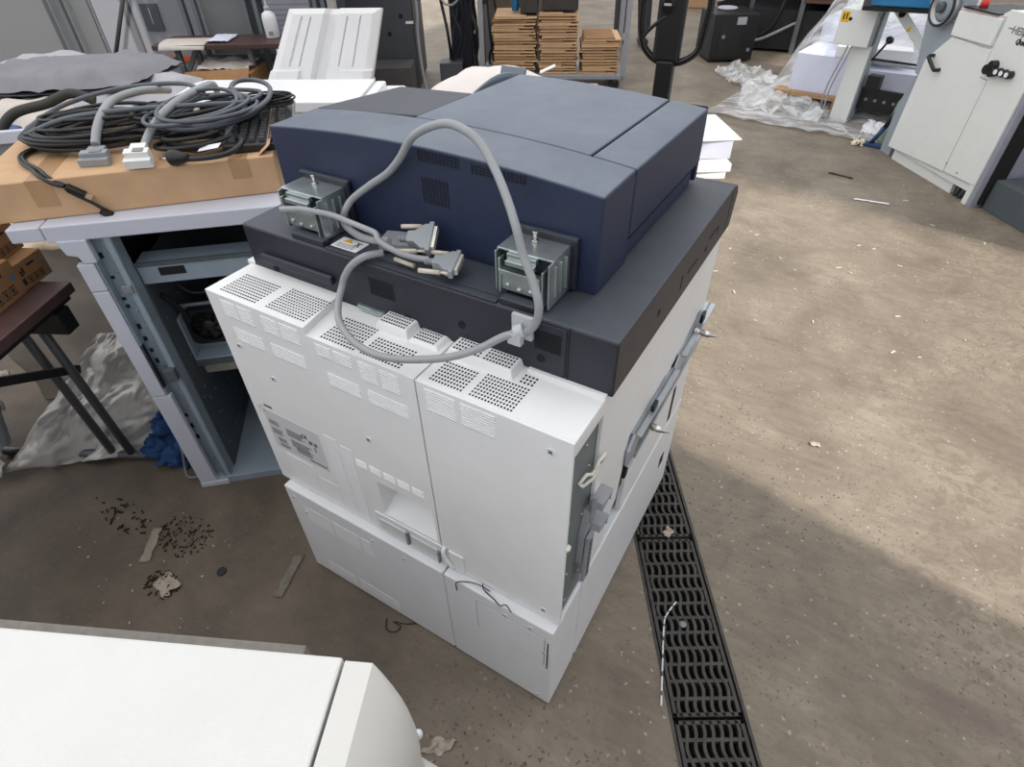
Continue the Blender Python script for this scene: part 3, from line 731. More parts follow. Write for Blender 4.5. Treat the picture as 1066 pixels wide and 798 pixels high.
cl_ = MB(); c = Vector((-.147, .121, 1.030)); dx = Vector((-.7, -.3, -.35)).normalized()
cl_.lathe([(.012, -.008), (.012, .008)], c, dx, 16); cl_.box(-.165, -.128, .126, .134, 1.012, 1.055)
cl_.obox(c + Vector((-.004, -.006, -.012)), (.012, 0, 0), (0, .006, 0), (0, 0, .010))
part(cl_, 'cable_clip', mat('clip_grey', (184, 188, 190), .45), C1, bevel=.001)
C2 = thing('thin_grey_cable', 'thinner grey cable ending loose in front of the left steel hinge', 'cable', (-.45, .15, 1.06))
THIN = [(-.656, .126, 1.12), (-.625, .142, 1.121), (-.595, .150, 1.12), (-.558, .160, 1.116), (-.518, .160, 1.112), (-.48, .155, 1.112), (-.447, .146, 1.114), (-.433, .138, 1.106), (-.40, .143, 1.092), (-.372, .155, 1.083), (-.352, .166, 1.080)]
part(MB().tube(cr(THIN, 8), .0052, 12), 'cable_sheath', CABGREY, C2)
connector((-.322, .172, 1.078), (.93, .30, 0), (-.3, .93, .15), .060, .042, .016, C2)
C3 = thing('data_plug', 'grey cable plug half hidden behind the pair of grey data plugs', 'plug', (-.44, .2, 1.055))
m = MB(); m.obox((-.452, .214, 1.066), (.036, .012, 0), (-.008, .024, 0), (0, 0, .009)); part(m, 'plug_body', CONN, C3, bevel=.003)
m = MB(); m.cyl((-.43, .165, 1.060), (-.385, .162, 1.060), .004, 10); part(m, 'thumbscrew', BEIGE, C3)
TW = MB(); TW.tube(cr([(-.245, -.004, .345), (-.243, -.004, .38), (-.22, .008, .384), (-.19, .012, .390), (-.165, .014, .384)], 6), .0013, 6); TW.tube(cr([(-.185, .016, .395), (-.178, .010, .384), (-.150, .004, .381), (-.13, -.002, .380), (-.118, .004, .384), (-.10, -.004, .381)], 6), .0013, 6)
solo(TW, 'wire_tie', BLACKP, 'short black wire tie lying on the printer base ledge at its right corner', 'wire tie')

# ------------------------------------------------------------------ gutted cabinet on the left
CB = thing('stripped_cabinet', 'stripped grey machine cabinet with open front and a fan inside, under the long cardboard box', 'cabinet', (-1.346, .034, 0), math.atan2(.666, .746))
def P2(mb, name, m, parent=CB, label=None, **k):
    o = mb.build(name, m, parent, **k)
    if label: o['label'] = label
    return o
P2(MB().box(-.129, -.056, 0.0, .50, .931, .966), 'top_panel', LAV, bevel=.003)
P2(MB().box(-.054, .52, 0.0, .50, .925, .966), 'top_panel', LAV, bevel=.003)
m = MB(); m.box(-.02, .52, .48, .50, .0, .925); P2(m, 'back_wall', INNER)
m = MB(); m.box(-.02, -.008, .02, .48, .0, .925); P2(m, 'side_wall', GMETALD)
m = MB(); m.box(.505, .52, .02, .48, .0, .925); P2(m, 'side_wall', GMETALD)
P2(MB().box(-.015, .52, .0, .48, .0, .03), 'bottom_plate', GMETAL, bevel=.002)
pt = MB(); pt.py([(-.036, .928), (.03, .926), (.03, .865), (.0, .865), (-.006, .885), (-.028, .890)], -.004, .018)
P2(pt, 'post_trim', LAV, bevel=.002)
for z0, z1 in ((.785, .863), (.42, .783), (.005, .418)):
    P2(MB().box(-.020, .020 + (.012 if z1 < .5 else 0), -.004, .016, z0, z1), 'post_trim', LAV, bevel=.0025)
P2(MB().box(-.022, .07, -.006, .02, 0, .022), 'post_foot', LAV, bevel=.003)
c = MB()
c.box(.022, .060, .030, .033, .03, .925); c.box(.022, .025, .0, .033, .03, .925); c.box(.060, .064, .006, .05, .03, .925); c.box(.060, .082, .006, .010, .03, .925); c.box(.078, .082, .006, .05, .03, .925)
colm = P2(c, 'column', GMETAL)
for i in range(14):
    P2(MB().lathe([(.0035, 0), (.0028, .002), (.001, .003)], (.046, .030, .10 + i * .06), (0, -1, 0), 10), 'rivet', CHROME, colm)
m = MB()
for z in (.86, .80, .735, .71, .64, .60, .56, .52, .47, .30, .25, .2): m.box(.024, .034, .0285, .0305, z, z + random.uniform(.008, .022))
P2(m, 'column_slots', HOLE, colm)
m = MB()
for i in range(26): m.box(.021, .028, -.002, .012, .60 - i * .006, .603 - i * .006)
P2(m, 'brush_strip', BLACKP)
m = MB(); m.box(.046, .078, -.012, .02, .475, .515); P2(m, 'latch', GMETALD, bevel=.002)
m = MB(); m.box(.050, .074, .000, .010, .768, .790); P2(m, 'rubber_stop', GREYPL, bevel=.002)
m = MB(); m.box(.084, .50, .05, .12, .762, .825); dr = P2(m, 'slide_drawer', GMETAL, bevel=.003)
m = MB(); m.box(.084, .50, .046, .052, .815, .827); P2(m, 'slide_lip', GMETALD, dr)
m = MB(); m.box(.135, .20, .0485, .0505, .785, .808); P2(m, 'slide_slot', HOLE, dr)
P2(MB().box(.37, .372, .0485, .0505, .764, .824), 'slide_seam', GMETALD, dr)
# electronics in the top bay
m = MB(); m.box(.10, .5, .2, .45, .84, .90); P2(m, 'top_bay', BLACKP)
m = MB()
for i in range(20): m.lathe([(.0035, 0), (.001, .003)], (random.uniform(.1, .48), .478, random.uniform(.05, .72)), (0, -1, 0), 8)
P2(m, 'rivets', GREYPL)
# dark inner divider with rivets
dv = P2(MB().box(.083, .086, .05, .48, .03, .80), 'divider', GMETALD)
m = MB()
for i in range(30): 
    y, z = random.uniform(.07, .46), random.uniform(.06, .72); m.lathe([(.0035, 0), (.001, .003)], (.086, y, z), (1, 0, 0), 8)
P2(m, 'rivets', GREYPL, dv)
m = MB(); m.tube(cr([(.09, .10, .70), (.10, .12, .66), (.105, .14, .62), (.11, .15, .57)], 6), .007, 8); m.tube(cr([(.10, .18, .70), (.14, .17, .66), (.2, .17, .655), (.25, .18, .65)], 6), .006, 8)
P2(m, 'wiring', BLACKR)
# fan tray
ft = MB()
ft.box(.088, .30, .178, .186, .45, .615); ft.box(.088, .30, .12, .186, .445, .452); ft.box(.088, .094, .12, .186, .452, .60)
fan_tray = P2(ft, 'fan_tray', GMETAL, bevel=.002)
P2(MB().box(.088, .30, .116, .184, .425, .445), 'tray_lip', GMETALD, fan_tray)
fc = Vector((.155, .172, .545))
f = MB(); r0 = .052
ring_ = []
for i in range(32):
    a = 2 * math.pi * i / 32
    ring_.append((fc.x + math.cos(a) * r0, fc.z + math.sin(a) * r0))
sq = []
for i in range(32):
    a = 2 * math.pi * i / 32; ca, sa = math.cos(a), math.sin(a); k = .062 / max(abs(ca), abs(sa)); sq.append((fc.x + ca * min(k, .078), fc.z + sa * min(k, .078)))
n = 32
vs = [(p[0], fc.y - .02, p[1]) for p in sq] + [(p[0], fc.y - .02, p[1]) for p in ring_] + [(p[0], fc.y + .005, p[1]) for p in ring_] + [(p[0], fc.y + .005, p[1]) for p in sq]
f.add(vs, [(i, (i + 1) % n, n + (i + 1) % n, n + i) for i in range(n)] + [(n + i, n + (i + 1) % n, 2 * n + (i + 1) % n, 2 * n + i) for i in range(n)] + [(i, (i + 1) % n, 3 * n + (i + 1) % n, 3 * n + i) for i in range(n)])
fan = P2(f, 'fan', BLACKP)
P2(MB().lathe([(.051, 0), (.051, .003)], fc + Vector((0, .004, 0)), (0, -1, 0), 28), 'fan_back', HOLE, fan)
P2(MB().lathe([(.018, 0), (.018, .016), (.014, .019), (.004, .02)], fc, (0, -1, 0), 20), 'fan_hub', mat('fan_hub_black', (40, 41, 44), .4), fan)
for k in range(7):
    a = 2 * math.pi * k / 7; b = MB()
    p = lambda r, aa, y: (fc.x + math.cos(aa) * r, fc.y + y, fc.z + math.sin(aa) * r)
    b.add([p(.016, a, -.014), p(.049, a + .25, -.014), p(.049, a + .85, -.002), p(.016, a + .6, -.002)], [(0, 1, 2, 3)])
    P2(b, 'fan_blade', BLACKP, fan, solid=.0015)
m = MB(); m.box(.086, .30, .165, .172, .36, .42)
sl = P2(m, 'ribbed_plate', mat('galvanised', (196, 192, 180), .4, .4, var=.1), bevel=.001)
m = MB()
for i in range(5): m.box(.12 + i * .034, .126 + i * .034, .161, .166, .368, .42)
P2(m, 'plate_ribs', MATS['galvanised'], sl)

# ------------------------------------------------------------------ long cardboard box and what lies on it
BXO = Vector((-1.50, -.057, .967)); BXA = math.atan2(.719, .695)
BX = thing('cardboard_box', 'long flat brown cardboard box resting on the stripped cabinet, heaped with cables', 'cardboard box', BXO, BXA)
BL, BD, BH = .672, .53, .092
P2(MB().box(0, BL, 0, BD, 0, BH), 'carton', CARD, BX, bevel=.003)
m = MB(); m.box(.12, .17, -.0008, .44, BH, BH + .0008); m.box(.12, .17, -.0010, 0, .03, BH); P2(m, 'packing_tape', CARDT, BX)
m = MB(); m.box(.565, .61, -.0008, .30, BH, BH + .0008); m.box(.565, .61, -.0010, 0, .045, BH); P2(m, 'packing_tape', CARDT, BX)
m = MB(); m.lathe([(.010, 0), (.010, .0008)], (.36, .045, BH), (0, 0, 1), 20); P2(m, 'hand_hole', HOLE, BX)
m = MB(); m.obox((BL - .018, BD * .5, BH + .012), (.016, 0, .012), (0, BD * .48, 0), (.001, 0, .0016)); P2(m, 'end_flap', CARD, BX)
Rb = Matrix.Rotation(BXA, 3, 'Z'); RbI = Rb.transposed()
def toBX(x, y): 
    q = RbI @ (Vector((x, y, 0)) - Vector((BXO.x, BXO.y, 0))); return q.x, q.y
BT = BXO.z + BH      # top of the box in the world
def coil(cx, cy, rx, ry, rot, turns, r, z0, rise, jit, seed, ppt=26, thick=0):
    rnd = random.Random(seed); pts = []; o1, o2, o3 = [rnd.uniform(0, 50) for _ in range(3)]
    for i in range(int(turns * ppt)):
        a = 2 * math.pi * i / ppt; t = i / (turns * ppt)
        k = 1 + jit * nz(t * turns * 1.3 + o1, o2)
        x = rx * math.cos(a) * k + jit * .35 * rx * nz(t * turns * .9, o3); y = ry * math.sin(a) * k + jit * .35 * ry * nz(t * turns * .9 + 9, o3)
        pts.append((cx + x * math.cos(rot) - y * math.sin(rot), cy + x * math.sin(rot) + y * math.cos(rot), z0 + r + rise * (.5 + .5 * math.sin(t * turns * 2.4 + o2)) * (0.3 + .7 * t) + rise * .35 * (1 + nz(a * .35, o1))))
    return pts
def cable(name, label, pts, r, m, n=8, k=4, cat='cable', group=None, loc=None, closed=False):
    p0 = Vector(loc or pts[0]); t = thing(name, label, cat, (p0.x, p0.y, BT), 0, group)
    part(MB().tube(cr(pts, k, closed), r, n, closed), 'cable_sheath', m, t)
    return t
RB = BXA
K1 = cable('black_cable_coil', 'big coil of thick black cable at the left end of the long cardboard box', coil(-1.52, .30, .165, .118, RB + .1, 13, .0052, BT, .040, .28, 3), .0050, BLACKR, loc=(-1.52, .30, 0))
K1b = cable('black_cable_coil', 'flat coil of black cable beneath the blue-grey loops on the long cardboard box', coil(-1.50, .31, .145, .08, RB - .25, 7, .005, BT, .055, .5, 17), .0048, BLACKP, loc=(-1.50, .31, 0))
K2 = cable('blue_grey_cable', 'blue-grey cable swept in a wide loop over the left black coil', [(-1.36, .52, BT + .075), (-1.50, .55, BT + .085), (-1.66, .46, BT + .075), (-1.73, .33, BT + .055), (-1.70, .215, BT + .035), (-1.665, .16, BT + .022), (-1.61, .155, BT + .04), (-1.50, .22, BT + .078), (-1.38, .33, BT + .088), (-1.27, .44, BT + .085), (-1.24, .55, BT + .07), (-1.32, .66, BT + .06), (-1.46, .66, BT + .05)], .0062, CABBLUE, k=8)
K3 = cable('grey_printer_cable', 'grey cable with a square grey plug standing at the front edge of the long box', [(-1.60, .56, BT + .055), (-1.54, .45, BT + .085), (-1.49, .345, BT + .095), (-1.445, .28, BT + .085), (-1.418, .235, BT + .06), (-1.395, .205, BT + .035)], .0105, CABGREY, k=8)
def plug_block(c, xd, w, l, h, m, parent, name='plug_body'):
    c = Vector(c); xd = Vector(xd).normalized(); yd = Vector((-xd.y, xd.x, 0)).normalized(); zd = xd.cross(yd)
    b = MB(); f = lambda p, t: c + xd * p[0] + yd * p[1] + zd * t
    b.prism([(-l, -w * .32), (-l * .4, -w * .32), (-l * .4, -w * .5), (l * .2, -w * .5), (l * .2, w * .5), (-l * .4, w * .5), (-l * .4, w * .32), (-l, w * .32)], f, 0, h)
    o = part(b, name, m, parent, bevel=.0015)
    q = MB(); q.prism([(l * .2, -w * .55), (l * .62, -w * .55), (l * .62, w * .55), (l * .2, w * .55)], f, -.001, h * .62)
    part(q, 'plug_face', m, o, bevel=.001)
    q = MB(); q.prism([(-l * .3, -w * .12), (l * .1, -w * .12), (l * .1, w * .3), (-l * .3, w * .3)], f, h, h + .002)
    part(q, 'plug_latch', HOLE if False else GREYPL, o)
    return o
plug_block((-1.372, .182, BT + .004), (.62, -.78, -.12), .062, .034, .026, CONN, K3)
K4 = cable('white_plug_cable', 'grey cable ending in a boxy white plug at the middle of the long cardboard box', [(-1.52, .66, BT + .04), (-1.42, .58, BT + .085), (-1.345, .45, BT + .095), (-1.31, .36, BT + .085), (-1.295, .30, BT + .06), (-1.275, .255, BT + .035)], .0100, CABGREY, k=8)
plug_block((-1.252, .222, BT + .010), (.60, -.75, -.25), .056, .034, .032, mat('white_plug_plastic', (226, 226, 222), .45), K4)
# tangle of black power cords
K5 = cable('power_cord_tangle', 'tangled black power cords between the white plug and the keyboard', coil(-1.335, .45, .135, .085, RB + .35, 9, .0052, BT, .060, .6, 8), .0050, BLACKR, loc=(-1.335, .45, 0))
K5b = cable('grey_cord_tangle', 'dark blue-grey cord tangled over the black power cords beside the keyboard', coil(-1.29, .45, .125, .085, RB + .9, 5, .0055, BT + .03, .05, .7, 28), .0052, CABBLUE, loc=(-1.29, .45, 0))
K5c = cable('power_cord_tangle', 'short black cord wound loosely in front of the keyboard corner', coil(-1.235, .365, .075, .05, RB + .2, 4, .0055, BT, .03, .5, 41), .0056, BLACKR, loc=(-1.235, .365, 0))
K6 = cable('dark_grey_cord', 'dark grey cord looped high on the cable heap beside the keyboard', [(-1.36, .44, BT + .035), (-1.27, .36, BT + .055), (-1.20, .40, BT + .055), (-1.185, .50, BT + .06), (-1.22, .60, BT + .065), (-1.30, .68, BT + .07), (-1.37, .70, BT + .075), (-1.40, .66, BT + .08), (-1.36, .60, BT + .08), (-1.29, .57, BT + .07), (-1.22, .52, BT + .06), (-1.19, .44, BT + .04), (-1.165, .39, BT + .022), (-1.20, .335, BT + .014), (-1.27, .33, BT + .018), (-1.36, .37, BT + .02)], .0066, CABBLUE, k=8)
K7 = cable('black_mains_lead', 'black mains lead with a round two-pin plug at the front edge of the long box', [(-1.22, .44, BT + .03), (-1.13, .42, BT + .025), (-1.10, .36, BT + .018), (-1.125, .31, BT + .016), (-1.17, .275, BT + .016)], .0065, BLACKR, k=8)
m = MB(); m.lathe([(.008, 0), (.012, .012), (.019, .03), (.019, .042), (.014, .048)], (-1.155, .283, BT + .0195), (-.85, -.42, 0), 18); pg = part(m, 'mains_plug', BLACKP, K7)
for s in (-.008, .008):
    m = MB(); c = Vector((-1.155 - .85 * .05, .283 - .42 * .05, BT + .0195)); v = Vector((.42, -.85, 0)) * s; m.cyl(c + v, c + v + Vector((-.85, -.42, 0)) * .02, .0022, 8); part(m, 'plug_pin', CHROME, pg)
K8 = cable('thin_black_cable_coil', 'neat coil of thin black cable lying on the keyboard', coil(-1.30, .64, .085, .055, RB + .1, 8, .003, BT + .024, .022, .25, 5), .0028, BLACKP, loc=(-1.29, .63, 0), group=None)
K9 = thing('black_video_cable', 'twin black video cable hanging over the front of the long box with two plugs', 'cable', (-1.30, .0, BT))
for dd in (0, .011):
    part(MB().tube(cr([(-1.56 + dd, .21, BT + .012), (-1.60 + dd, .165, BT + .008), (-1.588 + dd, .115, BT + .007), (-1.53 + dd, .085 + dd * .5, BT + .007), (-1.455 + dd, .072 + dd * .8, BT + .007), (-1.402 + dd * .5, .060 + dd, BT + .004), (-1.374, .066 + dd, BT - .008), (-1.357, .080 + dd * .3, BT - .017)], 8), .0048, 8), 'cable_sheath', BLACKR, K9)
def hd_plug(c, xd, parent):
    c = Vector(c); xd = Vector(xd).normalized(); yd = Vector((0, 0, 1)).cross(xd).normalized(); zd = xd.cross(yd)
    o = part(MB().obox(c, xd * .020, yd * .0105, zd * .006), 'plug_body', BLACKP, parent, bevel=.002)
    part(MB().obox(c + xd * .026, xd * .007, yd * .0085, zd * .0035), 'plug_shell', mat('plug_gold', (220, 204, 176), .3, .6), o)
hd_plug((-1.343, .094, BT - .030), (.55, .57, -.62), K9)
part(MB().tube(cr([(-1.352, .080, BT - .026), (-1.338, .092, BT - .042), (-1.327, .104, BT - .056), (-1.319, .114, BT - .070), (-1.314, .120, BT - .080)], 8), .0042, 8), 'cable_sheath', BLACKR, K9)
hd_plug((-1.306, .124, BT - .093), (.52, .54, -.66), K9)
m = MB(); m.tube(cr([(-1.36, .45, BT + .085), (-1.30, .52, BT + .08), (-1.21, .53, BT + .075)], 6), .003, 6)
# tag on the cords
solo(MB().obox((-1.155, .345, BT + .026), (.022, .014, .004), (-.006, .010, .002), (0, 0, .0004)), 'paper_tag', PAPER, 'small white paper tag wrapped on the black cords in front of the keyboard', 'tag')
m = MB(); m.obox((-1.33, .43, BT + .062), (.016, .012, .004), (-.008, .012, 0), (0, 0, .005)); m.obox((-1.312, .442, BT + .067), (.006, .004, 0), (-.006, .009, 0), (0, 0, .003), 1)
solo(m, 'usb_plug', [BLACKP, BEIGE], 'small black plug with a pale printed face sitting in the middle of the cable heap', 'plug', bevel=.001)

# keyboard
KB = thing('keyboard', 'black computer keyboard at the right end of the long cardboard box', 'keyboard', (-1.235, .575, BT + .001), R(136))
KL, KW = .42, .165
P2(MB().px([(-KW / 2, .0), (-KW / 2, .010), (-KW / 2 + .014, .014), (KW / 2, .022), (KW / 2, 0)], -KL / 2, KL / 2), 'case', BLACKP, KB, bevel=.003)
P2(MB().px([(-KW / 2 - .003, .001), (-KW / 2 - .003, .007), (-KW / 2, .011), (-KW / 2 + .004, .011)], -KL / 2 + .01, KL / 2 - .01), 'front_trim', GREYPL, KB)
key = MB(); key.add([(-.0085, -.0085, 0), (.0085, -.0085, 0), (.0085, .0085, 0), (-.0085, .0085, 0), (-.006, -.006, .008), (.006, -.006, .008), (.006, .0065, .008), (-.006, .0065, .008)],
                    [(0, 1, 5, 4), (1, 2, 6, 5), (2, 3, 7, 6), (3, 0, 4, 7), (4, 5, 6, 7)])
k0 = None; KEYM = mat('key_black', (44, 45, 48), .5, var=.1)
for rI in range(6):
    for cI in range(16):
        x = -KL / 2 + .03 + cI * .0245; y = -KW / 2 + .026 + rI * .0235
        if k0 is None: k0 = P2(key, 'key', KEYM, KB); o = k0
        else: o = k0.copy(); COL.objects.link(o)
        o.location = (x, y, .0145 + (y + KW / 2) * .05)

# ------------------------------------------------------------------ table with toner cartons
TA = math.atan2(-.89, .46); TO = Vector((-1.58, .061, 0))
TB = thing('folding_table', 'folding table with a dark brown top and grey tube legs at the left edge', 'table', TO, TA)
P2(MB().box(0, 1.3, -.75, 0, .700, .73), 'table_top', WOODT, TB, bevel=.003)
P2(MB().box(.0, 1.3, -.72, -.03, .672, .70), 'apron', BLACKP, TB)
for x, y in ((-.006, -.155), (-.03, -.19)): pass
for y0 in (-.135, -.205):
    P2(MB().tube([(.05, y0, .69), (.035, y0, .36), (.02, y0, .03)], .0135, 12), 'leg', mat('leg_grey', (92, 94, 98), .4, .3), TB)
P2(MB().tube(cr([(.02, -.07, .018), (.02, -.30, .018), (.02, -.62, .018)], 4), .016, 12), 'foot_bar', MATS['leg_grey'], TB)
P2(MB().obox((.20, -.15, .53), (.20, .0, .125), (0, .010, 0), (-.006, 0, .012)), 'brace', mat('brace_dark', (52, 50, 50), .4, .3), TB, bevel=.002)
P2(MB().box(.03, .08, -.16, -.02, .60, .672), 'bracket', BLACKP, TB, bevel=.004)
def carton(name, label, x0, x1, y0, y1, z0, z1, rot=0, marks=1):
    cx, cy = (x0 + x1) / 2, (y0 + y1) / 2
    w = TO + Matrix.Rotation(TA, 3, 'Z') @ Vector((cx, cy, z0))
    t = thing(name, label, 'carton', w, TA + R(rot), 'toner cartons on the brown table')
    a, b, h = (x1 - x0) / 2, (y1 - y0) / 2, z1 - z0
    P2(MB().box(-a, a, -b, b, 0, h), 'carton_body', CARDD, t, bevel=.002)
    m = MB()
    if marks:
        y = b + .0004; s = h
        for i in range(3):
            q = -a * .55 + i * a * .4; m.box(q, q + a * .3, b, y, h * .14, h * .17); m.box(q, q + a * .3, b, y, h * .36, h * .39); m.box(q, q + .0015, b, y, h * .14, h * .39); m.box(q + a * .3 - .0015, q + a * .3, b, y, h * .14, h * .39)
            m.box(q + a * .1, q + a * .2, b, y, h * .2, h * .33)
        m.box(a * .68, a * .88, b, y, h * .18, h * .42); m.box(a * .5, a * .62, b, y, h * .55, h * .8); m.box(a * .66, a * .78, b, y, h * .5, h * .72)
        m.box(-a * .3, a * .2, b, y, h * .72, h * .80)
        P2(m, 'printed_marks', TEXT, t)
        m = MB(); m.box(-a * .85, -a * .6, b, b + .0005, h * .45, h * .65); P2(m, 'code_sticker', mat('sticker_blue', (94, 116, 128), .6), t)
    m = MB(); m.box(-a, a, -.004, .004, h, h + .0004); P2(m, 'flap_line', CARDT, t)
carton('toner_carton', 'printed brown carton at the near end of the row on the brown table', .056, .185, -.21, -.085, .7301, .83, 2)
carton('toner_carton', 'printed brown carton nearest the table corner, on the table top', -.055, .053, -.23, -.09, .7301, .805, -1)
carton('toner_carton', 'printed brown carton stacked above the corner one, under the cabinet overhang', -.06, .05, -.26, -.135, .8052, .885, 4)
carton('toner_carton', 'printed brown carton stacked on the near carton of the row', .07, .20, -.25, -.115, .8302, .93, -3)
carton('toner_carton', 'brown carton behind the front row, topmost at the left edge', .10, .24, -.40, -.265, .7301, .98, 0)

# ------------------------------------------------------------------ wrapped and crumpled things under / behind the table
def crumple(name, m_, label, cat, corners, nx, ny, amp, fr, seed, solid=.002, kind=None, parent=None, bulge=0.0, zmin=.004):
    A, B, C_, D = [Vector(c) for c in corners]
    nrm = (B - A).cross(D - A).normalized()
    def fn(u, v):
        p = A * (1 - u) * (1 - v) + B * u * (1 - v) + C_ * u * v + D * (1 - u) * v
        d = amp * (nz(u * fr + seed, v * fr, seed) + .5 * abs(nz(u * fr * 2.3, v * fr * 2.3 + seed, 3)) + .25 * nz(u * fr * 5, v * fr * 5, seed + 7)) + bulge * math.sin(math.pi * u) * math.sin(math.pi * v)
        p = p + nrm * d + Vector((nz(u * fr, v * fr, seed + 20), nz(u * fr, v * fr, seed + 30), 0)) * amp * .8
        p.z = max(p.z, zmin); return p
    mb = MB().grid(nx, ny, fn)
    o = mb.build(name, m_, None, solid=solid)
    return tag(o, label, cat, None, kind)
crumple('silver_wrapping_sheet', FOIL, 'crumpled silvery wrapping sheet on the floor behind the table legs', 'wrapping', [(-2.02, -.30, .01), (-1.62, .06, .01), (-1.66, .30, .42), (-1.92, .16, .36)], 44, 40, .045, 4.0, 4)
crumple('dusty_film_sheet', FILMG, 'dusty clear film heaped at the left edge beneath the brown table', 'plastic film', [(-2.35, -.62, .01), (-1.98, -.30, .015), (-2.05, -.08, .30), (-2.5, -.30, .30)], 36, 30, .08, 4.5, 9)
crumple('blue_cloth', BLUEC, 'crumpled blue cloth on the floor by the stripped cabinet foot', 'cloth', [(-1.68, .0, .012), (-1.46, .035, .012), (-1.48, .17, .11), (-1.66, .14, .15)], 34, 30, .06, 5, 14)
m = MB(); m.tube(cr([(-1.50, .08, .14), (-1.46, .05, .09), (-1.455, .03, .03), (-1.43, .02, .008), (-1.39, .06, .008), (-1.36, .12, .008)], 8), .004, 8)
solo(m, 'grey_strap', GREYPL, 'grey cord hanging over the crumpled blue cloth', 'cord')
# wrapped pallet load behind the table
WP = thing('wrapped_pallet_load', 'tall load wrapped in dusty film standing behind the brown table', 'pallet load', (-2.12, .40, 0), R(38))
def wrap(u, v):
    pass
w_ = MB()
per = [(-.4, -.21), (.4, -.21), (.4, .21), (-.4, .21), (-.4, -.21)]
def wfn(u, v):
    s = u * 4; i = min(3, int(s)); t = s - i; x = per[i][0] * (1 - t) + per[i + 1][0] * t; y = per[i][1] * (1 - t) + per[i + 1][1] * t
    d = 1 + .05 * nz(u * 16 if u < 1 else 0, v * 4, 2) + .03 * nz(u * 40 if u < 1 else 0, v * 9, 5)
    return (x * d, y * d, .005 + v * .69)
w_.grid(80, 24, wfn); w_.box(-.385, .385, -.195, .195, .01, .692)
P2(w_, 'film_wrap', FILMG, WP)
crumple('kraft_paper_sheet', KRAFT, 'torn pale kraft paper lying on the wrapped load behind the cartons', 'paper', [(-2.05, .02, .70), (-1.64, .33, .70), (-1.82, .62, .715), (-2.25, .32, .715)], 18, 16, .05, 3, 40, .002, zmin=.70)
m = MB(); m.px([(-.16, .0), (.16, .0), (.16, .22), (.10, .26), (-.16, .26)], -.012, .012)
o = solo(m, 'grey_board', mat('grey_board', (124, 130, 136), .5), 'pale grey rounded board leaning under the brown table at the left edge', 'board', bevel=.008)
o.location = (-2.02, -.34, .22); o.rotation_euler = (R(-18), 0, R(-52))


# ------------------------------------------------------------------ white machine in the foreground
FA = math.atan2(.429, .904)
FG = thing('white_machine', 'white machine with a rounded grey end, cut off at the bottom left of the picture', 'machine', (-.095, -.372, 0), FA)
P2(MB().box(-.95, -.002, -.75, .0, .86, .90), 'top_plate', mat('grained_white', (220, 220, 218), .5, var=.02, bump=.35, bscale=420), FG, bevel=.003)
P2(MB().box(-.94, -.01, -.74, -.012, .03, .86), 'body', PANEL, FG)
P2(MB().box(-.95, -.06, -.006, .022, .55, .872), 'rear_strip', FOAM, FG, bevel=.003)
# end cover: profile swept round the back corner
prof = [(.000, .9), (.032, .9), (.046, .884), (.060, .862), (.070, .838), (.076, .81), (.078, .78), (.076, .74), (.070, .70), (.066, .64), (.068, .60), (.090, .585), (.104, .56), (.110, .50), (.110, .05)]
m = MB(); rows = []
path = []
for i in range(7):
    a = (i / 6) * math.pi / 2; path.append((math.sin(a), math.cos(a)))
nP = len(prof); vs = []
ys = [-.75] + [None] * 7
st = []
for (u, z) in prof: st.append((u + .002, -.75, z))
vs.append(st)
for (sx, sy) in [(1, 0)] + [(math.cos(i / 6 * math.pi / 2), math.sin(i / 6 * math.pi / 2)) for i in range(1, 7)]:
    row = []
    for (u, z) in prof:
        rr = min(.05, max(u - .032, 0)); 
        row.append((.002 + u - rr + rr * sx, -.004 - rr + rr * sy - (.0 if u > 0 else 0), z))
    vs.append(row)
flat = [p for r_ in vs for p in r_]
fs = []
for i in range(len(vs) - 1):
    for j in range(nP - 1):
        a = i * nP + j; fs.append((a, a + nP, a + nP + 1, a + 1))
m.add(flat, fs, 0, True)
o = P2(m, 'end_cover', mat('end_cover_white', (214, 213, 209), .45, var=.02), FG)
o.data.polygons.foreach_set('use_smooth', [True] * len(o.data.polygons)); md = o.modifiers.new('es', 'EDGE_SPLIT'); md.split_angle = R(34)
m = MB(); m.lathe([(.007, 0), (.006, .005), (.003, .008)], (.062, -.012, .70), (.6, .8, 0), 14); P2(m, 'bump_foot', PANEL, FG)
P2(MB().box(.0, .095, -.74, -.03, .03, .50), 'end_base', PANEL, FG)

# ------------------------------------------------------------------ second copier behind the cables
CA = math.atan2(.475, .88)
CP = thing('white_copier', 'white copier with an upright ribbed paper tray, behind the cable heap', 'copier', (-2.457, 1.256, 0), CA)
m = MB(); m.pz([(.0, 0), (.78, 0), (.78, -.36), (-.02, -.36), (-.03, -.06)], .86, .90)
P2(m, 'top_cover', WHITE, CP, bevel=.004)
m = MB(); m.box(.785, .83, -.36, .0, .70, .893); P2(m, 'side_cover', WHITE, CP, bevel=.008)
P2(MB().box(-.01, .80, -.35, .0, .0, .858), 'body', PANEL, CP, bevel=.004)
P2(MB().box(.80, .90, -.12, .10, .0, .85), 'side_unit', WHITE, CP, bevel=.012)
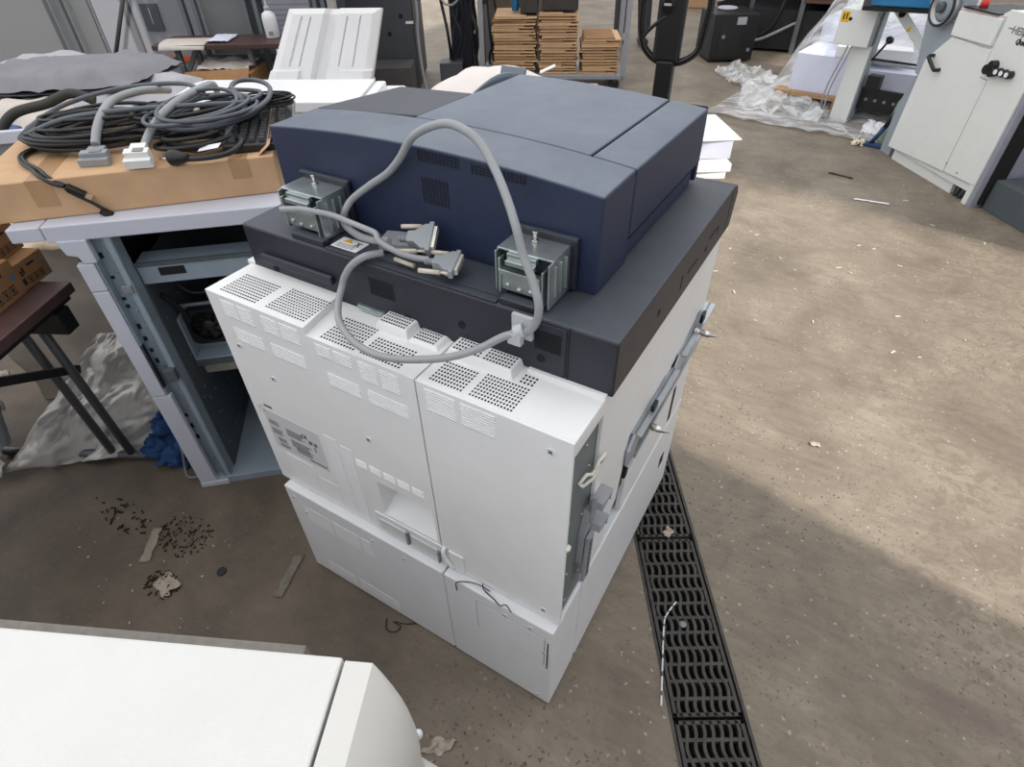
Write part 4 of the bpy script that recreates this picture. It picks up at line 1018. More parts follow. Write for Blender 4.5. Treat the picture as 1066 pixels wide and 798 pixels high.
# the tray: a thick ribbed plate leaning back
TRO = Vector((.217, .19, .845)); UX = Vector((1, 0, 0)); UV = Vector((0.30, .16, 1)).normalized() * 1.0
def trp(u, v, d=0.0):
    # u 0..1 across, v 0..1 up; lower edge .217-.717, upper .37-.80 (leans)
    x0 = .217 + (.372 - .217) * v; x1 = .717 + (.80 - .717) * v
    return Vector((x0 + (x1 - x0) * u, .19 + .06 * v - d * .97, .845 + .29 * v + d * .2))
def trd(u, v):
    c = .0
    if .40 < u < .56: c = -.035 * min(1, (u - .40) / .04, (.56 - u) / .04)
    for q in (.17, .27, .66, .80):
        if abs(u - q) < .010 and .22 < v < .88: c -= .010
    if v < .16 and (u < .30 or u > .68): c += .022
    return c
m = MB(); nx, ny = 100, 40
edge = lambda u, v: .03 * min(1, 8 * min(u, 1 - u, 1 - v) + .4)
m.grid(nx, ny, lambda u, v: trp(u, v, trd(u, v) + edge(u, v)), smooth=False)
m.grid(1, 1, lambda u, v: trp(u, v, -.02))
for k in range(ny):
    for u in (0, 1): m.add([trp(u, k / ny, trd(u, k / ny) + edge(u, k / ny)), trp(u, (k + 1) / ny, trd(u, (k + 1) / ny) + edge(u, (k + 1) / ny)), trp(u, (k + 1) / ny, -.02), trp(u, k / ny, -.02)], [(0, 1, 2, 3)])
for k in range(nx):
    m.add([trp(k / nx, 1, trd(k / nx, 1) + edge(k / nx, 1)), trp((k + 1) / nx, 1, trd((k + 1) / nx, 1) + edge((k + 1) / nx, 1)), trp((k + 1) / nx, 1, -.02), trp(k / nx, 1, -.02)], [(0, 1, 2, 3)])
P2(m, 'paper_tray', mat('tray_white', (222, 222, 222), .5, var=.02), CP)
m = MB(); m.box(.25, .72, -.0, .24, .72, .85); P2(m, 'tray_bracket', PANEL, CP)

# ------------------------------------------------------------------ back left : walls, rack, desk
a2 = Vector((.85, .525, 0)); b2_ = Vector((-.525, .85, 0)); WA = math.atan2(.525, .85)
def W(u, v, z): return Vector((-4.325, 2.162, 0)) + a2 * u + b2_ * v + Vector((0, 0, z))
def wbox(mb, u0, u1, v0, v1, z0, z1, mi=0):
    vs = [W(u, v, z) for z in (z0, z1) for v in (v0, v1) for u in (u0, u1)]
    return mb.add(vs, [(0, 2, 3, 1), (4, 5, 7, 6), (0, 1, 5, 4), (2, 6, 7, 3), (0, 4, 6, 2), (1, 3, 7, 5)], mi)
struct(wbox(MB(), -4.5, -.86, .95, 1.05, 0, 3.2), 'wall_left', WALLG)
struct(wbox(MB(), -.855, -.56, .92, 1.02, 0, 3.2), 'trim_3', WALLG)
struct(wbox(MB(), -.55, .12, .95, 1.05, 0, 3.2), 'wall_back', WALLD)
m = MB(); wbox(m, -1.14, -1.13, .86, .95, 0, 3.2); wbox(m, -1.14, -1.02, .94, .949, 0, 3.2); wbox(m, -1.03, -1.02, .88, .95, 0, 3.2)
struct(m, 'trim_4', RACK)
struct(wbox(MB(), -.82, -.60, .90, .925, 0, 3.2), 'trim_5', WALLD)
m = MB(); wbox(m, -.85, .10, .92, .94, .43, .47); solo(m, 'orange_rail', ORANGE, 'orange rail along the pale wall panel behind the pole', 'rail', bevel=.003)
m = MB(); wbox(m, -.06, -.02, .90, .93, .0, .45); solo(m, 'orange_post', ORANGE, 'short orange-brown post below the end of the orange rail', 'post', bevel=.003)
m = MB(); wbox(m, -.47, -.33, .938, .95, .66, .85); o = solo(m, 'wall_notice', DARKGREY, 'dark grey notice fixed to the pale wall panel beside the rack', 'notice')
m = MB(); wbox(m, -.405, -.400, .936, .938, .71, .82); q = m.build('notice_text', PAPERG, o)
m = MB(); m.tube([W(-.62, .5, .48), W(-.29, .5, 1.02), W(.2, .5, 1.9)], .015, 10); solo(m, 'leaning_pole', mat('pole_grey', (84, 86, 90), .4, .3), 'dark grey pole leaning in front of the pale wall panels', 'pole')
# rack with boards
RK = thing('steel_rack', 'grey steel rack holding sheets of board behind the back desk', 'rack', W(.10, .42, 0), WA)
for x in (.0, .09, .46, .54): P2(MB().box(x, x + .03, -.02, .03, 0, 2.2), 'upright', RACK, RK, bevel=.002)
for x in (.98, 1.04): P2(MB().box(x, x + .03, -.02, .03, 0, 2.2), 'upright', RACK, RK, bevel=.002)
P2(MB().box(.0, 1.07, -.02, .5, .55, .58), 'shelf', RACK, RK); P2(MB().box(.0, 1.07, -.02, .5, 1.35, 1.38), 'shelf', RACK, RK)
P2(MB().box(-.02, 1.1, .5, .52, 0, 2.2), 'back_sheet', GMETALD, RK)
def onW(mb, name, m_, label, cat, u, v, z, rz=0, group=None, **k):
    o = solo(mb, name, m_, label, cat, group, **k); o.location = W(u, v, z); o.rotation_euler = (0, 0, WA + R(rz)); return o
onW(MB().box(-.165, .165, -.01, .01, 0, .60), 'grey_board_sheet', mat('board_grey', (110, 112, 112), .7), 'grey sheet of board standing in the rack behind the paper', 'board', .40, .47, .58, bevel=.002)
st = thing('ribbed_board_stack', 'stack of pale grey ribbed boards standing in the rack', 'board stack', W(.88, .45, .58), WA)
P2(MB().box(-.17, .17, -.02, .03, 0, .62), 'front_board', mat('board_pale', (136, 138, 146), .7), st)
m = MB()
for i in range(18): m.box(-.172, .168, -.024, -.019, .02 + i * .033, .035 + i * .033)
P2(m, 'ribs', MATS['board_pale'], st)
m = MB(); m.box(0, .05, -.02, .06, 0, 2.0)
for i in range(20): m.box(.02, .03, -.021, -.02, .1 + i * .08, .115 + i * .08)
onW(m, 'pale_upright', mat('pale_post', (170, 166, 160), .6, var=.15), 'pale speckled upright standing at the right of the rack', 'post', 1.19, .42, 0)

DK = thing('back_desk', 'desk with a dark brown top and grey legs in front of the steel rack', 'desk', W(0, 0, 0), WA)
P2(MB().box(.0, 1.5, .0, .36, .69, .72), 'table_top', WOODT, DK, bevel=.003)
for x in (.10, .62, 1.15):
    P2(MB().box(x, x + .035, .10, .13, 0, .69), 'leg', RACK, DK); P2(MB().box(x + .06, x + .09, .30, .33, 0, .69), 'leg', RACK, DK)
m = MB(); m.obox((.20, .12, .60), (.05, 0, .07), (0, .01, 0), (.012, 0, -.008)); P2(m, 'leg_brace', RACK, DK)
m = MB(); m.grid(12, 10, lambda u, v: (.05 + .32 * u + .02 * v, -.02 + .25 * v + .0, .724 + .015 * math.sin(math.pi * v) * (1 - u) + (-.03 * max(0, .12 - v) / .12)))
onW(m, 'paper_sheet', PAPERW, 'pale paper sheet draped over the front left corner of the back desk', 'paper', 0, 0, 0, solid=.002)
m = MB(); m.grid(8, 8, lambda u, v: (.36 + .16 * u, .06 + .24 * v, .728 + .012 * abs(nz(u * 4, v * 4, 3)) + .02 * u * (1 - u)))
onW(m, 'folded_papers', PAPERB, 'bluish folded papers on the back desk beside the draped sheet', 'paper', 0, 0, 0, solid=.004)
bt = thing('white_bottle', 'white plastic bottle with a small grey label on the back desk', 'bottle', W(.80, .22, .7205), 0)
P2(MB().lathe([(.045, 0), (.05, .005), (.05, .12), (.043, .15), (.02, .165), (.016, .17)], (0, 0, 0), (0, 0, 1), 24), 'bottle_body', mat('bottle_white', (222, 222, 224), .4), bt)
P2(MB().lathe([(.018, .17), (.018, .195), (.006, .197), (.006, .25)], (0, 0, 0), (0, 0, 1), 16), 'spray_cap', PAPERG, bt)
m = MB(); m.box(-.008, .022, -.0512, -.045, .02, .045); o = P2(m, 'bottle_label', GREYPL, bt); o.rotation_euler = (0, 0, R(30))
# under the desk
def carton_open(u, v, L_, W__, H, lb, rz=0):
    t = thing('open_carton', lb, 'carton', W(u, v, 0), WA + R(rz))
    P2(MB().box(-L_ / 2, L_ / 2, -W__ / 2, W__ / 2, 0, H), 'carton_body', CARDD, t, bevel=.003)
    m = MB(); m.obox((0, -W__ / 2 - .05, H - .02), (L_ / 2, 0, .01), (0, .055, .045), (0, .001, -.001)); P2(m, 'flap', CARDD, t)
    m = MB(); m.obox((0, -W__ / 2 - .001, H * .55), (L_ / 2, 0, .07), (0, .0006, 0), (0, 0, .006)); P2(m, 'tape_line', CARDT, t)
    return t
carton_open(.45, .08, .46, .36, .555, 'brown open carton under the back desk, topped with crumpled papers')
crumple('crumpled_papers', PAPERW, 'crumpled pale papers on top of the carton under the back desk', 'paper', [W(.28, -.04, .57), W(.66, -.04, .57), W(.66, .22, .59), W(.28, .22, .60)], 14, 12, .04, 3, 77, .002, zmin=.562)
crumple('paper_scrap', PAPERW, 'pale paper scrap hanging from the back desk edge', 'paper', [W(.86, -.01, .50), W(.95, -.01, .48), W(.98, .0, .685), W(.87, .0, .685)], 8, 8, .015, 3, 81, .002)
crumple('paper_scrap', KRAFT, 'buff paper scrap by the desk leg next to the white copier tray', 'paper', [W(1.15, .0, .46), W(1.32, .0, .44), W(1.34, .05, .52), W(1.2, .05, .53)], 8, 8, .02, 3, 83, .002)
onW(MB().box(0, .45, 0, .34, 0, .44), 'dark_box', mat('dark_box', (40, 38, 36), .8, var=.2), 'dark box in the shadow under the right half of the back desk', 'box', 1.0, .02, 0, bevel=.004)
# trolley handle bars between pole and desk
TH = thing('hand_truck', 'hand truck with two black grips standing between the pole and the back desk', 'hand truck', W(.12, -.28, 0), WA)
m = MB(); m.tube(cr([(-.02, 0, .0), (-.02, 0, .42), (-.12, 0, .62), (-.10, 0, .65), (.0, 0, .68)], 6), .012, 8); m.tube(cr([(.12, 0, .0), (.12, 0, .50), (.04, 0, .62), (.06, 0, .645), (.16, 0, .68)], 6), .012, 8); m.box(-.12, .16, -.01, .01, .1, .13)
P2(m, 'frame', mat('truck_black', (34, 35, 40), .4), TH)
for p0, p1 in (((-.09, 0, .654), (.02, 0, .69)), ((.05, 0, .645), (.17, 0, .688))): P2(MB().cyl(p0, p1, .02, 12), 'grip', BLACKR, TH)
m = MB(); 
for x in (-.13, .17): m.lathe([(.08, -.02), (.1, -.01), (.1, .01), (.08, .02)], (x, 0, .1), (1, 0, 0), 20)
P2(m, 'wheels', BLACKR, TH)
P2(MB().box(-.14, .18, -.2, 0, .0, .012), 'toe_plate', GMETALD, TH)

# bench with bags at the far left
BN = thing('side_bench', 'low bench under the heap of grey paper sacks at the left wall', 'bench', (-3.25, .95, 0), R(34))
P2(MB().box(-1.2, .32, -.30, .75, .62, .65), 'bench_top', WOODT, BN)
for x in (-1.1, .25):
    for y in (-.24, .7): P2(MB().box(x, x + .05, y - .05, y, 0, .62), 'leg', RACK, BN)
def sack(x, y, z, L_, Wd, rz, m_, lb, seed, lift=.03, h=.035):
    m = MB()
    m.grid(22, 16, lambda u, v: ((u - .5) * L_ + .02 * nz(u * 3, v * 3, seed), (v - .5) * Wd + .02 * nz(u * 3, v * 3, seed + 5), h * (1 - abs(2 * u - 1) ** 6) * (1 - abs(2 * v - 1) ** 6) * (.75 + .6 * abs(nz(u * 3.5, v * 3.5, seed + 2))) + .03 * abs(nz(u * 6, v * 6, seed)) + lift * max(0, u - .4) + .012))
    m.grid(22, 16, lambda u, v: ((u - .5) * L_ + .02 * nz(u * 3, v * 3, seed), (v - .5) * Wd + .02 * nz(u * 3, v * 3, seed + 5), .02 * abs(nz(u * 5, v * 5, seed)) * .3 + lift * max(0, u - .4)))
    o = solo(m, 'paper_sack', m_, lb, 'sack', 'paper sacks heaped at the left wall'); o.location = (x, y, z); o.rotation_euler = (0, 0, R(rz)); return o
sack(-3.75, 1.28, .735, 1.0, .6, 30, PAPERG, 'lowest grey paper sack of the heap against the left wall', 1, .03, .10)
sack(-3.42, 1.16, .80, .95, .5, 24, mat('sack_grey', (128, 128, 134), .7, var=.08), 'wide grey paper sack lying across the heap at the left wall', 2, .06, .09)
sack(-3.05, 1.25, .74, .55, .4, 38, PAPERG, 'small grey paper sack at the right end of the heap', 3, .05, .07)
sack(-3.35, .80, .70, .6, .42, 24, PAPERW, 'pale paper sack in front of the heap at the left edge', 4, .06, .08)
sack(-3.02, .98, .68, .55, .40, 18, PAPERW, 'creased pale sack just behind the black case', 5, .02, .06)
sack(-2.95, 1.22, .67, .5, .36, 48, mat('kraft_sack', (150, 134, 112), .8, var=.12), 'brownish worn sack at the foot of the leaning pole', 6, .06, .06)
sack(-2.9, 1.0, .655, .45, .3, 12, PAPERG, 'flat grey sack half hidden behind the black cable coil', 7, .02)
# black case with mesh disc
BCs = thing('black_case', 'rounded black case with a dark mesh disc behind the left end of the long box', 'case', (-2.43, .56, .765), R(40))
P2(MB().tube(cr([(-.20, -.05, .0), (-.19, -.03, .10), (-.12, 0, .175), (.0, .02, .20), (.10, .02, .23), (.17, .02, .20)], 8), .017, 12), 'case_rim', mat('case_olive_black', (48, 48, 42), .6), BCs)
P2(MB().lathe([(.115, -.03), (.13, .0), (.115, .03), (.10, .02)], (-.03, -.01, .04), (.1, -.75, .66), 32), 'case_ring', BLACKP, BCs)
P2(MB().lathe([(.10, 0), (.06, .016), (.01, .02)], (-.03, -.015, .045), (.1, -.75, .66), 32), 'mesh_disc', mat('mesh_grey', (84, 86, 92), .5, var=.5, nscale=90), BCs)
bl = MB(); bl.box(-.14, .14, -.10, .10, 0, .10)
sb = MB(); sb.box(-.6, .5, -.28, .32, .62, .65); sb2 = solo(sb, 'grey_filler_box', PAPERG, 'pale grey flat box under the paper sacks, beneath the whole heap', 'box', bevel=.004); sb2.location = (-3.45, 1.18, .032); sb2.rotation_euler = (0, 0, R(28))
o = solo(bl, 'blue_bag', mat('bag_blue', (66, 92, 142), .6, var=.1), 'blue bag at the left edge below the pale sacks', 'bag', bevel=.03); o.location = (-2.78, .42, .76); o.rotation_euler = (0, 0, R(35))
MT = thing('grey_frame_panel', 'pale grey frame panel leaning at the left edge behind the long box', 'panel', (-2.46, .28, .745), R(46))
m = MB(); m.obox((0, 0, .0), (.20, 0, .0), (0, .012, 0), (0, 0, .02)); m.obox((.19, 0, .08), (.02, 0, .0), (0, .012, 0), (0, 0, .10)); m.obox((-.19, 0, .08), (.02, 0, 0), (0, .012, 0), (0, 0, .1)); m.obox((0, 0, .17), (.2, 0, 0), (0, .012, 0), (0, 0, .02))
P2(m, 'frame', LAV, MT, bevel=.003)
P2(MB().box(-.18, .18, .004, .010, .0, .17), 'infill', GREYPL, MT)

# ------------------------------------------------------------------ dark cabinet, cable bunch, trolley
def cbox(mb, p, u0, u1, v0, v1, z0, z1): return mb
DC = thing('anthracite_cabinet', 'tall anthracite machine cabinet behind the white copier tray', 'cabinet', (-3.72, 4.33, 0), WA)
P2(MB().box(-1.25, 0, 0, .85, .03, 2.1), 'cabinet_body', DARKGREY, DC, bevel=.006)
P2(MB().box(.0005, .006, .06, .80, .05, 2.05), 'side_panel', mat('anthracite_side', (56, 56, 58), .5), DC)
for x, z in ((-.22, .50), (-.46, .36), (-.10, .64), (-.34, .25), (-.15, .22), (-.6, .62)): P2(MB().lathe([(.02, 0), (.02, .003)], (x, 0, z), (0, -1, 0), 14), 'bolt_hole', HOLE, DC)
P2(MB().box(-.06, .01, -.006, 0, .58, .60), 'white_tag', PAPER, DC)
onW(MB().box(-.45, .28, -.36, -.02, 0, .30), 'dark_low_unit', mat('low_unit', (78, 76, 76), .55), 'low dark grey unit standing in front of the anthracite cabinet', 'unit', .0, 0, 0).location = (-3.95, 4.15, 0)
HC = [
 ('hanging_cable', 'pale grey cable hanging down the side of the anthracite cabinet', CABGREY, .014, [(-3.70, 4.32, 1.9), (-3.68, 4.33, 1.2), (-3.66, 4.34, .7), (-3.67, 4.33, .5), (-3.65, 4.32, .2), (-3.60, 4.3, .01)]),
 ('hanging_cable', 'pale cable looping out from the bunch beside the anthracite cabinet', CABGREY, .010, [(-3.62, 4.6, 1.6), (-3.6, 4.6, .85), (-3.5, 4.62, .70), (-3.40, 4.68, .80), (-3.42, 4.75, 1.1), (-3.45, 4.8, 1.6)]),
]
for n_, lb, m_, r_, pts in HC: solo(MB().tube(cr(pts, 8), r_, 8), n_, m_, lb, 'cable')
rnd = random.Random(4)
for i in range(15):
    x = -3.60 + rnd.uniform(0, .32); y = 4.62 + rnd.uniform(0, .5)
    pts = [(x, y, 1.9)] + [(x + rnd.uniform(-.06, .06), y + rnd.uniform(-.06, .06), z) for z in (1.4, 1.0, .7, .45, .2)] + [(x + rnd.uniform(-.1, .2), y - rnd.uniform(0, .2), .02)]
    solo(MB().tube(cr(pts, 6), rnd.uniform(.010, .018), 8), 'black_hanging_cable', BLACKR, 'black cable hanging in the bunch right of the anthracite cabinet', 'cable', 'black cables hanging beside the anthracite cabinet')
rnd = random.Random(11)
for i in range(5):
    cx, cy = -3.30 + rnd.uniform(-.15, .3), 4.78 + rnd.uniform(-.2, .35)
    pts = [(cx + (.16 + .06 * math.sin(k * 1.7 + i)) * math.cos(k * .62 + i), cy + (.14 + .05 * math.cos(k * 1.3)) * math.sin(k * .62 + i), .015 + .10 * abs(nz(k * .4, i, 2))) for k in range(24)]
    solo(MB().tube(cr(pts, 4), .012, 8), 'floor_cable_loop', BLACKR, 'black cable loop lying in the tangle on the floor left of the trolley', 'cable', 'black cable loops on the floor left of the trolley')
o = solo(MB().box(-.10, .10, -.08, .08, 0, 1.9), 'navy_column', mat('navy_column', (32, 34, 52), .5), 'dark navy column standing among the hanging cables', 'column', bevel=.006); o.location = (-3.56, 4.88, 0); o.rotation_euler = (0, 0, WA)
o = solo(MB().box(-.11, .11, -.10, .10, 0, .24), 'grey_power_box', mat('power_box', (74, 76, 82), .5), 'small grey box on the floor under the hanging cables', 'box', bevel=.006); o.location = (-3.52, 4.62, 0); o.rotation_euler = (0, 0, WA)
pl = thing('red_blue_plug', 'red and grey industrial plug lying among the floor cables by the trolley', 'plug', (-3.0, 5.0, .05), R(20))
P2(MB().lathe([(.02, -.12), (.035, -.08), (.04, 0), (.045, .05)], (0, 0, 0), (1, 0, 0), 16), 'plug_body', GREYPL, pl); P2(MB().lathe([(.048, .05), (.048, .10)], (0, 0, 0), (1, 0, 0), 16), 'plug_collar', REDP, pl)
pl = thing('blue_plug', 'blue and white plug lying under the hanging cables', 'plug', (-3.28, 4.56, .07), R(70))
P2(MB().lathe([(.03, -.08), (.05, 0), (.05, .06)], (0, 0, 0), (1, 0, .2), 16), 'plug_body', mat('plug_violet', (72, 66, 130), .5), pl); P2(MB().lathe([(.035, .06), (.035, .11)], (0, 0, 0), (1, 0, .2), 16), 'plug_collar', PAPER, pl)
# beige wall cupboard far behind
struct(MB().box(-12, 6, 15, 15.2, 0, 4), 'wall_far', WALLW)
o = solo(MB().box(-.35, .35, -.3, .3, 0, .9), 'beige_crate', mat('beige_crate', (120, 112, 100), .7, var=.1), 'beige slatted crate behind the trolley at its left', 'crate', bevel=.01); o.location = (-3.55, 5.9, 0); o.rotation_euler = (0, 0, WA)

TRV = Vector((-3.085, 4.664, 0)); TRA = math.atan2(.454, .89)
TR = thing('cart', 'silver framed cart carrying three stacks of flattened cartons', 'cart', TRV, TRA)
P2(MB().box(-.10, 1.26, 0, .62, .11, .15), 'deck', TROLL, TR, bevel=.004)
for x in (-.11, 1.23):
    for y in (.0, .58): P2(MB().box(x, x + .045, y, y + .045, .11, 1.9), 'post', TROLL, TR, bevel=.004)
for y in (0, .58): P2(MB().box(-.10, 1.26, y + .005, y + .04, 1.84, 1.88), 'top_rail', TROLL, TR)
for x in (-.05, 1.18):
    for y in (.08, .52):
        P2(MB().lathe([(.045, -.015), (.05, -.01), (.05, .01), (.045, .015)], (x, y, .05), (0, 1, 0), 18), 'caster', BLACKR, TR); P2(MB().box(x - .02, x + .02, y - .022, y + .022, .08, .11), 'caster_fork', GMETALD, TR)
P2(MB().box(-.09, -.03, .02, .06, .72, .86), 'handset', BLACKP, TR, bevel=.008)
def flat_stack(x0, x1, z0, z1, n, lb, grp, seed):
    rnd = random.Random(seed); h = (z1 - z0) / n
    base = None
    for i in range(n):
        w_, d_ = (x1 - x0) * rnd.uniform(.95, 1.02), .46
        m = MB(); k = rnd.uniform(.004, .016)
        f = lambda u, v: (-w_ / 2 + w_ * u, -d_ / 2 + d_ * v, h * .44 + k * math.sin(math.pi * u) * (1 - v) * .5)
        g = lambda u, v: (-w_ / 2 + w_ * u, -d_ / 2 + d_ * v, 0)
        m.box(-w_ / 2, w_ / 2, -d_ / 2, d_ / 2, 0, h * .40)
        m.box(-w_ / 2 + .004, w_ * rnd.uniform(.1, .48), -d_ / 2 + .002, d_ / 2, h * .46, h * .86, 1)
        o = m.build('flattened_carton', [CARDE if rnd.random() < .6 else CARD, CARD if rnd.random() < .5 else CARDD], None)
        tag(o, lb, 'flattened carton', grp)
        q = TRV + Matrix.Rotation(TRA, 3, 'Z') @ Vector(((x0 + x1) / 2 + rnd.uniform(-.012, .012), .28 + rnd.uniform(-.015, .015), z0 + i * h))
        o.location = q; o.rotation_euler = (0, R(rnd.uniform(-.6, .6)), TRA + R(rnd.uniform(-2.5, 2.5)))
flat_stack(.02, .42, .152, .63, 19, 'flattened carton in the left stack on the silver cart', 'flattened cartons of the left stack', 1)
flat_stack(.45, .81, .152, .65, 20, 'flattened carton in the middle, tallest stack on the silver cart', 'flattened cartons of the middle stack', 2)
flat_stack(.85, 1.20, .152, .45, 12, 'flattened carton in the low right stack on the silver cart', 'flattened cartons of the right stack', 3)
for (x0, x1, z0, z1, nm, lb) in ((.27, .43, .64, 1.0, 'dark_parcel', 'dark parcel standing on the left stack of flattened cartons'), (.47, .80, .66, 1.05, 'dark_carton', 'dark carton standing on the middle stack of flattened cartons')):
    o = solo(MB().box(-(x1 - x0) / 2, (x1 - x0) / 2, -.2, .2, 0, z1 - z0), nm, mat('dark_carton', (58, 54, 52), .8, var=.15), lb, 'carton', bevel=.006)
    o.location = TRV + Matrix.Rotation(TRA, 3, 'Z') @ Vector(((x0 + x1) / 2, .30, z0)); o.rotation_euler = (0, 0, TRA)
o = solo(MB().lathe([(.03, 0), (.035, .01), (.035, .11), (.015, .14), (.012, .17)], (0, 0, 0), (0, 0, 1), 18), 'blue_bottle', BLUEP, 'small blue bottle on the left stack of flattened cartons', 'bottle'); o.location = TRV + Matrix.Rotation(TRA, 3, 'Z') @ Vector((.22, .24, .64))

# ------------------------------------------------------------------ white bag + pallet truck + paper behind the printer
o = solo(MB().box(-.34, .34, -.30, .30, 0, .80), 'tall_carton', CARD, 'cardboard carton standing behind the printer under the pale paper bag', 'carton', bevel=.004); o.location = (-1.20, 1.98, 0); o.rotation_euler = (0, 0, R(24))
m = MB()
m.grid(30, 20, lambda u, v: ((u - .5) * .62 + .03 * nz(u * 4, v * 4, 3), (v - .5) * .42 + .03 * nz(u * 4, v * 4, 8), .15 * (math.sin(math.pi * u) ** .6) * (math.sin(math.pi * v) ** .5) + .03 * nz(u * 5, v * 5, 13) * math.sin(math.pi * u) * math.sin(math.pi * v)))
o = solo(m, 'paper_bag', mat('bag_pinkish', (226, 218, 214), .8, var=.03), 'pale crumpled paper bag lying on the carton behind the dark document feeder', 'bag', solid=.003); o.location = (-1.27, 1.84, .805); o.rotation_euler = (0, 0, R(30))
o = solo(MB().lathe([(.06, 0), (.066, .006), (.066, .016), (.05, .02)], (0, 0, 0), (0, 0, 1), 24), 'red_disc', REDP, 'round red disc beside the pale paper bag behind the printer', 'disc'); o.location = (-1.29, 1.66, .801)
o = solo(MB().obox((0, 0, 0), (.035, 0, .006), (0, .018, 0), (0, 0, .002)), 'white_card', PAPER, 'white strip of card sticking up beside the paper bag', 'card'); o.location = (-1.10, 2.02, .93); o.rotation_euler = (0, R(-12), R(30))

PT = thing('pallet_truck', 'black pallet truck with its loop handle upright behind the printer', 'pallet truck', (-.56, 2.0, 0), R(8))
P2(MB().box(-.034, .034, -.03, .03, .35, 1.02), 'handle_post', BLACKP, PT, bevel=.006)
P2(MB().px([(-.025, 1.015), (.025, 1.015), (.025, 1.30), (-.025, 1.30)], -.055, .050), 'control_head', BLACKP, PT, bevel=.012)
m = MB(); m.tube(cr([(0, 0, 1.30), (-.08, .0, 1.285), (-.112, .0, 1.24), (-.116, .0, 1.15), (-.10, .0, 1.07), (-.05, 0, 1.022), (0, 0, 1.012), (.06, 0, 1.018), (.115, 0, 1.06), (.130, 0, 1.14), (.132, 0, 1.24), (.09, 0, 1.285)], 8, True), .0135, 12, True)
P2(m, 'loop_handle', mat('handle_gloss', (20, 20, 22), .25), PT)
P2(MB().tube(cr([(-.02, -.02, 1.17), (-.06, -.02, 1.14), (-.10, -.01, 1.10)], 6), .007, 8), 'lever', BLACKP, PT)
bd = P2(MB().lathe([(.026, 0), (.026, .004), (.022, .006)], (-.018, -.026, 1.205), (0, -1, 0), 24), 'round_badge', mat('badge_black', (14, 14, 16), .3), PT)
bd.scale = (1, 1, 1)
P2(MB().box(-.032, -.004, -.0332, -.0322, 1.205, 1.213), 'badge_text', PAPERG, PT)
P2(MB().box(-.08, .08, -.05, .10, .08, .38), 'pump', BLACKP, PT, bevel=.01)
for s in (-.17, .17): P2(MB().box(s - .07, s + .07, .10, 1.25, .055, .10), 'fork', mat('fork_dark', (40, 42, 46), .4, .3), PT, bevel=.006)
P2(MB().box(-.26, .26, .07, .14, .06, .36), 'fork_back', MATS['fork_dark'], PT, bevel=.006)
for s in (-.06, .06): P2(MB().lathe([(.07, -.025), (.08, -.02), (.08, .02), (.07, .025)], (s, -.03, .08), (1, 0, 0), 20), 'wheel', BLACKR, PT)
for s in (-.17, .17): P2(MB().lathe([(.034, -.03), (.04, -.025), (.04, .025), (.034, .03)], (s, 1.12, .04), (1, 0, 0), 16), 'fork_roller', BLACKR, PT)
PS = Vector((-.82, 3.72, 0)); 
zz = .001
for i, (h, dx, dy, r_, lb) in enumerate(((.05, 0, 0, 0, 'lowest white paper ream of the stack beside the printer'), (.05, .015, -.01, 4, 'thin white paper ream second from the bottom of the stack beside the printer'), (.035, -.01, .008, -3, 'thin white paper ream in the middle of the stack beside the printer'), (.12, .0, .0, 1, 'thick bluish-white paper block near the top of the stack beside the printer'), (.004, .035, .0, 6, 'loose white sheet on top of the paper stack beside the printer'))):
    o = solo(MB().box(-.19, .19, -.27, .27, 0, h), 'paper_ream', PAPERB if i == 3 else PAPER, lb, 'paper ream', 'paper reams on the floor beyond the printer', bevel=.001)
    o.location = (PS.x + dx, PS.y + dy, zz); o.rotation_euler = (0, 0, R(28 + r_)); zz += h + .0004

# ------------------------------------------------------------------ person far back (only the lower legs are in view)
def skin_body(name, pts, edges, radii, m, parent):
    me = bpy.data.meshes.new(name); me.from_pydata(pts, edges, []); me.materials.append(m)
    o = bpy.data.objects.new(name, me); COL.objects.link(o); o.parent = parent
    md = o.modifiers.new('skin', 'SKIN'); md.use_smooth_shade = True
    me.skin_vertices.new() if not me.skin_vertices else None
    for i, r_ in enumerate(radii): me.skin_vertices[0].data[i].radius = (r_, r_)
    me.skin_vertices[0].data[0].use_root = True
    s = o.modifiers.new('sub', 'SUBSURF'); s.levels = 2; s.render_levels = 2
    return o
PN = thing('person', 'person in dark trousers and dark shoes standing behind the cart, lower legs in view', 'person', (-2.70, 7.22, 0), R(215))
bp = [(0, 0, .95), (.09, 0, .90), (.12, -.01, .50), (.13, .01, .09), (-.09, 0, .90), (-.14, .03, .50), (-.16, .08, .09), (0, 0, 1.18), (0, 0, 1.42), (0, .01, 1.52), (0, -.01, 1.62), (0, 0, 1.72),
      (.18, 0, 1.42), (.24, .0, 1.15), (.25, -.05, .90), (-.18, 0, 1.42), (-.24, 0, 1.15), (-.25, -.05, .90), (.13, -.14, .04), (-.16, -.07, .04)]
be = [(0, 1), (1, 2), (2, 3), (0, 4), (4, 5), (5, 6), (0, 7), (7, 8), (8, 9), (9, 10), (10, 11), (8, 12), (12, 13), (13, 14), (8, 15), (15, 16), (16, 17), (3, 18), (6, 19)]
brd = [.14, .10, .065, .04, .10, .065, .04, .13, .14, .055, .09, .085, .06, .045, .033, .06, .045, .033, .03, .03]
skin_body('body', bp, be, brd, SKIN, PN)
skin_body('trousers', [(0, 0, .98), (.095, 0, .88), (.12, -.01, .50), (.13, .01, .10), (-.095, 0, .88), (-.14, .03, .50), (-.16, .08, .10)], [(0, 1), (1, 2), (2, 3), (0, 4), (4, 5), (5, 6)], [.17, .12, .092, .078, .12, .092, .078], DENIM, PN)
